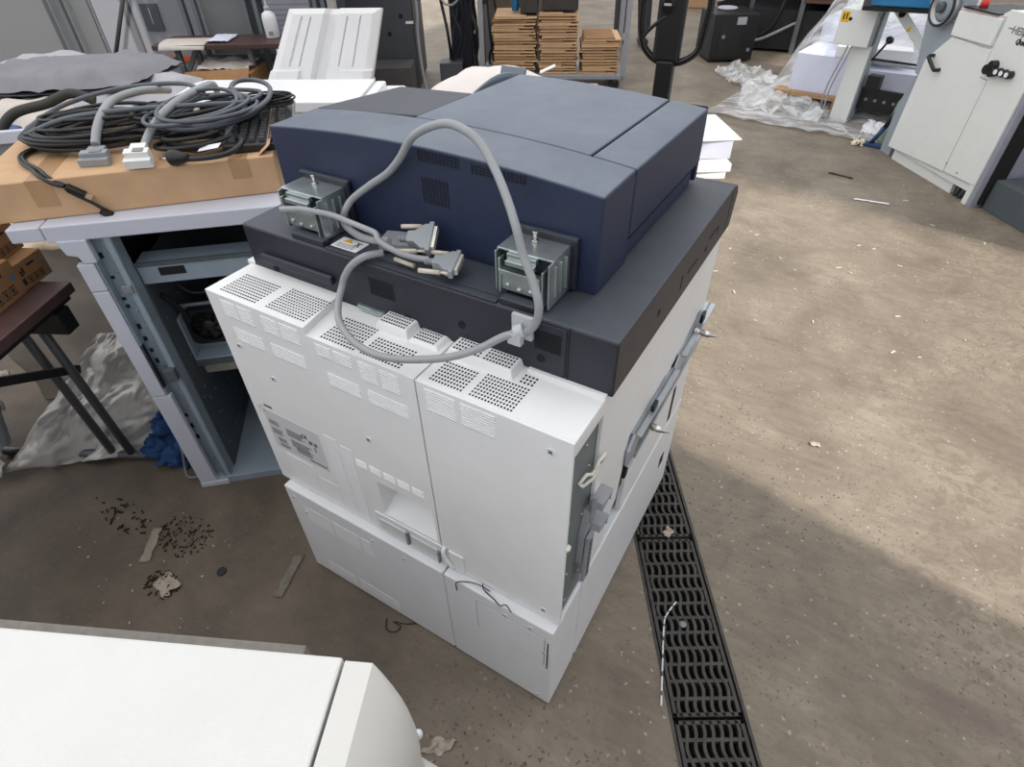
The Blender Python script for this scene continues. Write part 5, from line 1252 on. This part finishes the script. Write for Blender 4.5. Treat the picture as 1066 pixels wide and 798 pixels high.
skin_body('shirt', [(0, 0, .98), (0, 0, 1.2), (0, 0, 1.40), (.18, 0, 1.42), (.24, 0, 1.15), (-.18, 0, 1.42), (-.24, 0, 1.15)], [(0, 1), (1, 2), (2, 3), (3, 4), (2, 5), (5, 6)], [.175, .165, .165, .085, .065, .085, .065], SHIRT, PN)
for (x, y) in ((.13, .01), (-.16, .08)):
    m = MB(); m.lathe([(.035, 0), (.05, .03), (.05, .16), (.044, .24), (.02, .275)], (0, 0, 0), (0, -1, 0), 16)
    o = P2(m, 'shoe', BLACKP, PN); o.location = (x, y + .09, .045); o.scale = (1, 1, .9)
P2(MB().lathe([(.10, 0), (.105, .05), (.085, .10), (.03, .125)], (0, .01, 1.66), (0, 0, 1), 20), 'hair', BLACKP, PN)

# ------------------------------------------------------------------ back right : black machine, plastic-wrapped paper, post, press
BM = thing('black_metal_box', 'black metal box with a small white sticker, on the floor left of the plastic sheeting', 'box', (-1.386, 6.864, 0), R(34))
P2(MB().box(-.22, .26, .0, .50, .02, .46), 'case', BLACKP, BM, bevel=.01)
P2(MB().box(-.14, .10, -.003, 0, .06, .42), 'front_plate', mat('plate_black', (30, 30, 30), .5), BM)
P2(MB().box(.02, .12, -.006, -.003, .36, .43), 'sticker', PAPERG, BM); P2(MB().lathe([(.10, 0), (.11, .01), (.10, .02)], (.0, .3, .462), (0, 0, 1), 24), 'round_cap', PAPERG, BM)
for (x, z) in ((-.10, .25), (.2, .12)): P2(MB().lathe([(.02, 0), (.02, .004)], (x, 0, z), (0, -1, 0), 14), 'bolt_hole', GREYPL, BM)
DR = thing('dark_machine', 'large black machine frame standing in shadow behind the plastic sheeting', 'machine', (-.95, 7.7, 0), R(8))
P2(MB().box(-.9, 1.5, .5, 1.6, 0, 2.6), 'back_body', mat('machine_black', (18, 18, 19), .7), DR)
P2(MB().box(-.2, 1.4, -.2, .5, .9, 1.05), 'upper_beam', BLACKP, DR, bevel=.01)
P2(MB().box(.05, .10, -.15, -.10, 0, 1.4), 'strut', RACK, DR); P2(MB().box(-.5, -.45, .2, .25, 0, 1.6), 'strut', GMETALD, DR)
P2(MB().box(-.44, 1.1, -.08, .5, .03, .42), 'lower_box', mat('machine_box', (28, 29, 31), .6), DR)
P2(MB().box(.08, .95, -.16, .5, .50, .53), 'wood_board', mat('machine_wood', (92, 66, 48), .7), DR)
P2(MB().box(-.25, .05, -.2, .3, .9, 1.3), 'motor', BLACKP, DR, bevel=.03)
for i, pts in enumerate(([(-.9, .0, .9), (-.75, -.1, .55), (-.85, -.15, .48)], [(-.55, -.1, .10), (-.3, -.15, .13), (0, -.12, .28), (.05, -.1, .30)], [(-.5, -.05, .05), (-.2, -.1, .25), (-.1, -.1, .6)])): P2(MB().tube(cr(pts, 8), .016, 8), 'machine_cable', CABGREY if i < 2 else BLACKR, DR)
PLP = thing('paper_pallet', 'wooden pallet under the plastic-covered paper stacks at the right back', 'pallet', (.02, 6.15, 0), R(-8))
m = MB()
for i in range(6): m.box(-.55, .55, -.75 + i * .27, -.60 + i * .27, .10, .13)
for i in range(3): m.box(-.55 + i * .5, -.45 + i * .5, -.75, .75, .0, .10)
P2(m, 'boards', WOOD, PLP)
rnd = random.Random(21)
def blk(x0, x1, y0, y1, z0, z1, lb, m_=PAPERB, rz=0):
    o = solo(MB().box(-(x1 - x0) / 2, (x1 - x0) / 2, -(y1 - y0) / 2, (y1 - y0) / 2, 0, z1 - z0), 'paper_block', m_, lb, 'paper stack', 'paper stacks under the plastic sheeting', bevel=.004)
    c = Matrix.Rotation(R(-8), 3, 'Z') @ Vector(((x0 + x1) / 2, (y0 + y1) / 2, 0)); o.location = (.02 + c.x, 6.15 + c.y, z0); o.rotation_euler = (0, 0, R(-8 + rz)); return o
blk(-.45, .05, -.70, -.20, .131, .42, 'low white paper stack at the front of the plastic-covered pallet')
blk(.07, .55, -.70, -.15, .131, .36, 'low white paper stack behind the grey post', rz=5)
blk(-.45, .52, -.15, .65, .131, .60, 'wide white paper stack at the back of the plastic-covered pallet', PAPERB, 1)
blk(-.30, .15, -.10, .55, .601, .86, 'upper white paper stack on the back of the pallet, left half', PAPER, -3)
blk(.18, .55, -.10, .55, .601, .80, 'upper white paper stack on the back of the pallet, right half', PAPER, 3)
blk(-.20, .35, -.66, -.22, .421, .50, 'white paper stack lying skew on the front stacks', PAPER, 12)
def drape(u, v):
    # u across (left..right), v from the floor hem up over the top
    ang = R(-8); x = -.95 + 1.6 * u
    rise = min(1, max(0, (v - .42) / .38)); s = rise * rise * (3 - 2 * rise)
    y = -1.35 + 1.45 * v + .06 * nz(u * 5, v * 3, 3)
    side = min(1, max(0, (u - .05) / .35)); side = side * side * (3 - 2 * side)
    z = .012 + .03 * abs(nz(u * 9, v * 7, 5)) + s * side * (.80) + .045 * nz(u * 12 + v * 3, v * 4, 9) * (.3 + s) + .03 * math.sin(u * 40 + v * 8) * s * (1 - side * .5)
    return Matrix.Rotation(ang, 3, 'Z') @ Vector((x, y, 0)) + Vector((.05, 6.15, max(.006, z)))
m = MB().grid(90, 60, drape)
o = solo(m, 'plastic_sheeting', FILM, 'crumpled clear plastic sheeting draped over the paper stacks and out across the floor', 'plastic sheet')
crumple('plastic_sheeting', FILM, 'loose end of clear plastic bunched on the floor before the grey post', 'plastic sheet', [(-.85, 5.20, .01), (-.16, 5.10, .01), (-.16, 5.45, .05), (-.98, 5.85, .03)], 50, 24, .10, 4.5, 52, 0.0, bulge=.05)
crumple('plastic_sheeting', FILM, 'flat tongue of clear plastic reaching left towards the black box', 'plastic sheet', [(-1.40, 6.35, .01), (-.75, 5.55, .01), (-.55, 6.0, .08), (-1.30, 6.72, .02)], 44, 24, .09, 4.5, 56, 0.0, bulge=.03)
crumple('plastic_sheeting', FILM, 'clear plastic bulging out behind the grey post toward the press', 'plastic sheet', [(.05, 5.55, .03), (.62, 5.45, .03), (.62, 5.75, .45), (.05, 5.8, .5)], 34, 24, .07, 4, 63, 0.0)

# post with control box
PB = thing('control_post', 'grey steel post with a control box bearing a yellow warning sticker', 'control post', (-.03, 5.25, 0), R(-14))
P2(MB().box(-.075, .065, -.02, .10, .0, .56), 'post', PRESSW, PB, bevel=.004)
P2(MB().box(.066, .075, .0, .10, .02, .78), 'post_side', PRESSG, PB)
cb = P2(MB().box(-.205, .055, -.10, .13, .56, .80), 'control_box', PRESSW, PB, bevel=.006)
P2(MB().box(.055, .061, -.095, .125, .565, .795), 'box_side', mat('box_side_grey', (150, 152, 154), .5), PB)
P2(MB().lathe([(.018, 0), (.016, .004)], (.061, .0, .73), (1, 0, 0), 16), 'side_button', PRESSG, PB)
P2(MB().box(-.195, -.135, -.1012, -.10, .71, .78), 'warning_sticker', YELLOW, PB); m = MB(); m.box(-.182, -.172, -.1018, -.101, .725, .765); m.box(-.160, -.150, -.1018, -.101, .73, .77); P2(m, 'sticker_marks', TEXT, PB)
P2(MB().lathe([(.012, 0), (.012, .006)], (-.125, -.10, .735), (0, -1, 0), 14), 'lock', HOLE, PB)
P2(MB().lathe([(.014, 0), (.014, .02), (.006, .026)], (-.06, .02, .80), (0, 0, 1), 14), 'red_button', REDP, PB)
for i, dx in enumerate((-.06, -.03)): P2(MB().tube(cr([(dx - .03, -.07, .57), (dx - .04, -.075, .50), (dx - .09, -.08, .25), (dx - .085, -.08, .06), (dx - .04, -.09, .008)], 8), .006, 8), 'post_cable', CABGREY, PB)
P2(MB().tube([(.08, .05, .46), (.16, .0, .60)], .008, 8), 'lever', BLACKP, PB); P2(MB().lathe([(.02, -.02), (.032, 0), (.02, .02)], (.17, -.005, .615), (.5, 0, .8), 14), 'lever_knob', BLACKP, PB)
m = MB(); m.box(.07, .52, .07, .10, .10, .26); m.box(.10, .20, .02, .10, .26, .36)
P2(m, 'base_beam', BLACKP, PB)
for i in range(4): P2(MB().lathe([(.012, 0), (.012, .003)], (.13 + i * .07, .07, .18), (0, -1, 0), 12), 'beam_bolt', GREYPL, PB)
P2(MB().box(.07, .60, .08, .095, .455, .468), 'crossbar', BLACKP, PB); P2(MB().box(.07, .60, .08, .095, .43, .445), 'crossbar', TROLL, PB)
m = MB(); m.obox((.28, .0, .70), (.15, 0, -.13), (0, .008, 0), (.020, 0, .023)); arm = P2(m, 'slanted_arm', PRESSW, PB, bevel=.004)
P2(MB().lathe([(.024, 0), (.024, .004)], (.19, -.008, .785), (0, -1, 0), 16), 'arm_mark', HOLE, arm); m = MB(); m.py([(.255, .68), (.285, .68), (.275, .72)], -.0095, -.008); P2(m, 'arm_triangle', YELLOW, arm)
o = solo(MB().box(-.19, .19, -.16, .16, 0, .16), 'blue_crate', BLUEP, 'blue plastic crate at the top edge above the control post', 'crate', bevel=.008); o.location = (.12, 5.12, .855); o.rotation_euler = (0, 0, R(4))
o = solo(MB().box(-.26, .30, -.16, .16, 0, .03), 'crate_shelf', BLACKP, 'dark shelf plate carrying the blue crate above the control post', 'shelf', bevel=.003); o.location = (.14, 5.14, .822); o.rotation_euler = (0, 0, R(4))
# small things on the floor by the press
FP = thing('blue_foot_lever', 'blue foot lever with a black grip standing by the press skirt', 'lever', (.29, 4.72, 0), R(-10))
P2(MB().obox((0, 0, .012), (.085, .0, 0), (.01, .03, 0), (0, 0, .012)), 'base', NAVYP, FP, bevel=.004); P2(MB().tube([(-.03, 0, .02), (.02, .02, .14)], .016, 10), 'stem', NAVYP, FP); P2(MB().tube([(.02, .02, .14), (.075, .04, .30)], .017, 10), 'grip', BLACKR, FP)
crumple('green_sack', GREEN, 'green plastic sack slumped between the post and the press', 'sack', [(.30, 4.82, .01), (.44, 4.70, .01), (.50, 5.0, .40), (.42, 5.06, .42)], 20, 24, .05, 4, 90, .003, bulge=.06)
crumple('paper_scrap', PAPER, 'crumpled white paper on the floor right of the control post', 'paper', [(.16, 4.98, .01), (.30, 4.95, .01), (.30, 5.08, .07), (.18, 5.10, .08)], 12, 10, .05, 4, 94, .002)
crumple('rag', mat('cream_rag', (222, 214, 192), .9), 'small cream rag on the floor by the blue foot lever', 'rag', [(.13, 4.68, .006), (.22, 4.68, .006), (.22, 4.76, .03), (.14, 4.76, .03)], 12, 10, .04, 4, 97, .002)
m = MB(); 
for i in range(5): m.tube(cr([(-.15 + .01 * i, 5.12 - .01 * i, .006), (.0, 5.02 + .012 * i, .008 + .004 * i), (.14, 4.86 - .01 * i, .008), (.26, 4.76, .008 + .003 * i)], 6), .004, 6)
solo(m, 'twine', mat('twine', (190, 192, 178), .7), 'pale twine strands trailing on the floor from the post to the foot lever', 'twine')

# printing press
PRL = Vector((.408, 4.507, 0)); PRA = math.atan2(-.8, .6)
PP = thing('printing_press', 'white printing press cabinet with black handle and round knobs at the right edge', 'printing press', PRL, PRA)
# local: x along front face (right), y into the machine, z up
Dp = .75
bodyP = [(-.045, .075), (.80, .095), (.83, .60), (.86, 1.0), (.46, .99), (.455, .80), (.128, .797), (-.022, .64)]
P2(MB().py([(-.04, .07), (.79, .07), (.79, .98), (.46, .98), (.12, .79), (-.018, .63)], .004, Dp), 'cabinet_body', PRESSW, PP)
P2(MB().py([(-.042, .076), (.526, .108), (.534, .640), (.472, .643), (.464, .785), (.126, .795), (-.021, .637)], -.012, .006), 'door', PRESSW, PP, bevel=.003)
P2(MB().py([(.5315, .110), (.80, .122), (.80, .985), (.470, .985), (.470, .647), (.538, .645)], -.012, .006), 'front_panel', PRESSW, PP, bevel=.003)
lid = P2(MB().py([(.118, .800), (.452, .802), (.456, .94), (.108, .93)], -.022, .30), 'feeder_hood', PRESSW, PP, bevel=.006)
P2(MB().box(.112, .452, -.016, .30, .932, .950), 'hood_tray', mat('tray_pink', (214, 198, 192), .6, var=.15), PP); P2(MB().box(.14, .42, -.03, .28, .95, .958), 'hood_strip', BLACKP, PP); P2(MB().lathe([(.022, 0), (.022, .04)], (.20, .05, .955), (0, 0, 1), 14), 'red_knob', REDP, PP)
P2(MB().box(-.0, .62, .02, .05, .0, .10), 'skirt', PRESSW, PP); P2(MB().box(.62, .72, .10, .2, .0, .12), 'skirt_gap', HOLE, PP)
P2(MB().box(.765, .80, -.010, .20, .0, .12), 'corner_foot', PRESSW, PP, bevel=.003)
for x in (.66, .70): P2(MB().cyl((x, .03, 0), (x + .015, .03, .11), .012, 10), 'adjusting_foot', GMETALD, PP)
h = MB(); h.tube(cr([(.045, -.012, .675), (.045, -.045, .672), (.06, -.05, .66), (.128, -.05, .618), (.14, -.045, .612), (.14, -.012, .612)], 5), .011, 10)
P2(h, 'door_handle', BLACKP, PP)
def knobs(x, z, r, d, n_, m_=BLACKP):
    o = P2(MB().lathe([(r, 0), (r, d), (r * .85, d + .004)], (x, -.012, z), (0, -1, 0), 20), n_, m_, PP); return o
knobs(.545, .725, .026, .030, 'clover_knob'); knobs(.560, .695, .026, .030, 'clover_knob'); knobs(.520, .700, .026, .030, 'clover_knob')
for k in range(3):
    q = knobs(.600 + k * .040, .704 + k * .001, .020, .030, 'dial'); P2(MB().lathe([(.013, 0), (.013, .002)], (.600 + k * .040, -.0465, .704 + k * .001), (0, -1, 0), 16), 'dial_face', PAPER, q)
for x, z in ((.53, .16), (.64, .14)): P2(MB().lathe([(.006, 0), (.005, .003)], (x, -.012, z), (0, -1, 0), 10), 'screw', GREYPL, PP)
def txt(t, sz, x, z, m_, sh=0.0, bold=0.0, nm='lettering'):
    return text_mesh(t, sz, nm, m_, PP, (x, -.0132, z), (1, 0, .0), (0, 0, 1), .0006, sh, world=False, bold=bold)
txt('HEIDELBERG', .050, .545, .885, GREYPL, bold=.001); 
P2(MB().box(.515, .545, -.0135, -.012, .902, .908), 'logo_bar', GREYPL, PP)
txt('Quickmaster', .036, .60, .845, TEXT, .3, .0015)
P2(MB().box(.80, .86, .04, .12, .02, 1.0), 'edge_channel', SEAM, PP)
P2(MB().box(.80, .83, .0, Dp, .0, 1.0), 'end_panel', mat('press_end', (150, 152, 166), .5), PP)
rb_ = thing('press_side_unit', 'grey press unit continuing behind the white cabinet at the right edge', 'machine', PRL, PRA)
P2(MB().box(.88, 1.9, .35, 1.1, .0, 1.1), 'unit_body', mat('unit_grey', (168, 174, 184), .5), rb_, bevel=.005)
P2(MB().box(.86, 1.6, .06, .34, .0, .18), 'step', GMETALD, rb_, bevel=.004)
# grey side frame of the press with the hand wheel
GF = thing('press_side_frame', 'grey cast side frame of the press carrying a hand wheel', 'machine', PRL, PRA)
P2(MB().py([(-.16, .0), (-.05, .0), (-.05, .50), (-.11, .52), (-.165, .30)], .03, .09), 'lower_frame', PRESSG, GF, bevel=.004)
P2(MB().py([(-.12, .535), (-.05, .52), (-.038, .64), (.085, .80), (.085, 1.3), (-.25, 1.3), (-.24, .95)], .03, .10), 'upper_frame', PRESSG, GF, bevel=.004)
wh = P2(MB().lathe([(.085, 0), (.098, .006), (.100, .03), (.098, .05), (.088, .055), (.082, .03)], (-.045, .03, .925), (0, -1, 0), 32), 'hand_wheel', mat('wheel_steel', (176, 178, 180), .35, .5), GF)
P2(MB().lathe([(.080, 0), (.06, .012), (.03, .014)], (-.045, -.001, .925), (0, -1, 0), 28), 'wheel_disc', PRESSG, wh); P2(MB().lathe([(.03, 0), (.03, .03), (.02, .035)], (-.045, -.012, .925), (0, -1, 0), 20), 'wheel_hub', GMETALD, wh)
P2(MB().tube([(-.045 + .099 * math.cos(k * math.pi / 16), -.022, .925 + .099 * math.sin(k * math.pi / 16)) for k in range(32)], .008, 10, True), 'wheel_rim', BLACKR, wh)
for x, z in ((.04, .86), (-.02, .575), (-.03, .42)): P2(MB().lathe([(.010, 0), (.009, .008)], (x, .03, z), (0, -1, 0), 12), 'bolt', CHROME, GF)
# brown boxes far back right top
o = solo(MB().box(-.5, .5, -.4, .4, 0, .5), 'far_carton', CARD, 'brown carton far back beyond the black metal box', 'carton', bevel=.01); o.location = (-2.55, 10.6, 0); o.rotation_euler = (0, 0, R(10))

# ------------------------------------------------------------------ litter on the floor
def scrap(x, y, L_, W__, rz, m_, name, label, cat, seed, amp=.004, h=.003):
    n = 14; rnd = random.Random(seed)
    m = MB(); ed = [rnd.uniform(.75, 1.1) for _ in range(n)]
    m.grid(n, 5, lambda u, v: ((u - .5) * L_, (v - .5) * W__ * (.85 + .3 * nz(u * 5, seed)) , .002 + amp * abs(nz(u * 4, v * 3, seed))))
    o = solo(m, name, m_, label, cat, solid=h * .3); o.location = (x, y, 0.001); o.rotation_euler = (0, 0, R(rz)); return o
scrap(-1.302, -.216, .125, .034, 127, mat('pale_tape', (150, 140, 128), .8, var=.15), 'tape_piece', 'pale strip of worn tape on the dark floor left of the printer', 'tape', 1)
scrap(-.8425, -.0725, .145, .034, 110, TAPEF, 'tape_piece', 'grey strip of tape stuck to the floor by the printer base', 'tape', 2)
crumple('lint_ball', LINT, 'grey clump of lint and dirt on the floor before the white machine', 'lint', [(-1.175, -.30, .002), (-1.10, -.31, .002), (-1.095, -.255, .008), (-1.165, -.25, .008)], 14, 12, .018, 3, 120, .001, zmin=.002)
crumple('lint_scrap', LINT, 'mottled pinkish scrap of lint on the floor beside the white machine end cover', 'lint', [(-.215, -.25, .002), (-.165, -.225, .002), (-.150, -.185, .006), (-.20, -.20, .006)], 12, 12, .012, 3, 125, .001, zmin=.002)
def debris(name, label, cx, cy, rx, ry, n, m_, seed, s=.012):
    rnd = random.Random(seed); m = MB()
    for i in range(n):
        a = rnd.uniform(0, 6.28); q = math.sqrt(rnd.random()); x, y = cx + rx * q * math.cos(a), cy + ry * q * math.sin(a); l = s * rnd.uniform(.3, 1.2); t = rnd.uniform(0, 6.28)
        m.obox((x, y, .0025), (l * math.cos(t), l * math.sin(t), 0), (-.25 * l * math.sin(t), .25 * l * math.cos(t), 0), (0, 0, .002))
    return solo(m, name, m_, label, 'litter', kind='stuff') if False else tag(m.build(name, m_, None), label, 'litter', None, 'stuff')
debris('dirt_crumbs', 'dark dirt crumbs and leaf bits scattered right of the pale tape strip', -1.24, -.14, .10, .07, 130, DIRT, 31, .005)
debris('dirt_crumbs', 'dark crumbs around the lint clump before the white machine', -1.15, -.285, .06, .04, 70, DIRT, 33, .006)
debris('dirt_crumbs', 'dark dirt crumbs in front of the stripped cabinet and printer base corner', -.98, .17, .09, .06, 80, DIRT, 35, .006)
debris('dirt_crumbs', 'dark leaf bits on the floor in front of the table foot', -1.50, -.19, .14, .05, 40, DIRT, 37, .008)
debris('white_crumbs', 'tiny white crumbs strewn over the dark floor left of the printer', -1.25, -.24, .42, .18, 26, PAPER, 39, .003)
debris('white_crumbs', 'small pale scraps scattered over the far floor behind the printer', -.4, 5.0, 1.1, 1.4, 40, LINT, 41, .014)
debris('white_crumbs', 'pale specks scattered over the floor in front of the press', .35, 2.9, .7, 1.2, 40, mat('pale_specks', (200, 192, 176), .8), 43, .012)
solo(MB().lathe([(.014, 0), (.014, .003), (.010, .004)], (-1.03, -.167, .0005), (0, 0, 1), 20), 'black_cap', BLACKP, 'small round black disc on the floor left of the printer', 'disc')  # small black cap dropped on the floor
m = MB(); m.tube(cr([(-.50, -.03, .004), (-.48, -.055, .006), (-.455, -.05, .006), (-.45, -.03, .005), (-.475, -.028, .006), (-.44, -.015, .005), (-.41, .008, .004)], 8), .0016, 6)
solo(m, 'black_wire', BLACKP, 'thin black looped wire on the floor in front of the printer base', 'wire')
m = MB(); pts = cr([(.188, .426, .006), (.178, .375, .012), (.180, .343, .010), (.212, .24, .010), (.245, .138, .008)], 10); 
for i in range(0, len(pts) - 1): m.tube([pts[i], pts[i + 1]], .0022, 6, mi=(0 if i % 4 else 1))
solo(m, 'speckled_wire', [PAPER, TEXTG], 'white speckled wire lying along the middle drain grate', 'wire')
crumple('grate_scrap', LINT, 'small pale scrap caught on the far drain grate', 'scrap', [(.075, .63, .002), (.10, .62, .002), (.105, .65, .006), (.08, .66, .006)], 8, 8, .01, 3, 133, .001, zmin=.001)
solo(MB().lathe([(.010, 0), (.010, .003), (.004, .004)], (.225, .372, .0), (0, 0, 1), 16), 'round_bolt', GREYPL, 'round grey bolt head set in the middle drain grate', 'bolt')
scrap(.425, 1.267, .035, .022, 20, LINT, 'floor_scrap', 'small crumpled scrap on the bright floor to the right of the printer', 'scrap', 7, .012)
scrap(.153, 4.0, .16, .025, -12, DIRT, 'floor_scrap', 'dark flattened scrap on the floor in front of the press', 'scrap', 8, .006)
scrap(.379, 3.641, .20, .022, 6, PAPER, 'floor_scrap', 'long white paper sliver on the floor in front of the press', 'scrap', 9, .004)

# ------------------------------------------------------------------ light : overcast sky through the open hall, sun through a door gap shaped by added unseen walls
w = bpy.data.worlds.new('world'); S.world = w; w.use_nodes = True
nt = w.node_tree; bg = nt.nodes['Background']; bg.inputs['Strength'].default_value = 1.6
tc = nt.nodes.new('ShaderNodeTexCoord'); sx = nt.nodes.new('ShaderNodeSeparateXYZ'); rp = nt.nodes.new('ShaderNodeValToRGB')
nt.links.new(tc.outputs['Generated'], sx.inputs[0]); nt.links.new(sx.outputs[2], rp.inputs['Fac']); nt.links.new(rp.outputs['Color'], bg.inputs['Color'])
e = rp.color_ramp.elements; e[0].position = 0.0; e[0].color = (.80, .83, .88, 1); e[1].position = 0.9; e[1].color = (1, .99, .98, 1)
def sun(az, el, e, ang, col=(1, .95, .86)):
    l = bpy.data.lights.new('sun', 'SUN'); l.energy = e; l.angle = R(ang); l.color = col
    o = bpy.data.objects.new('sun', l); COL.objects.link(o)
    d = Vector((math.cos(R(az)) * math.cos(R(el)), math.sin(R(az)) * math.cos(R(el)), math.sin(R(el))))
    o.rotation_euler = d.to_track_quat('Z', 'Y').to_euler(); o.location = d * 12
    return o
sun(-11, 42, 4.8, 1.4)
def wallbox(a, b, c, d, e_, f, name, m): struct(MB().box(a, b, c, d, e_, f), name, m)
wallbox(2.55, 2.75, -4, .50, 0, 3.4, 'blocker_wall_right', WALLW)  # unseen wall added to cut the sun and edge the floor shade
wallbox(9.0, 9.2, 1.8, 16, 0, 9.0, 'blocker_wall_far', WALLW)  # unseen far wall added to end the sunlit floor band softly
wallbox(2.55, 2.75, -4, 16, 3.4, 7.5, 'blocker_wall_upper', WALLW)  # unseen upper wall added to keep the sun off the left side
wallbox(-14, 2.55, -3.2, -3.0, 0, 1.8, 'blocker_wall_front', WALLW)  # unseen low wall added behind the camera to dim surfaces facing it
S.view_settings.view_transform = 'Standard'; S.view_settings.look = 'None'; S.view_settings.exposure = 0.0; S.view_settings.gamma = 1.0
S.view_settings.use_curve_mapping = False
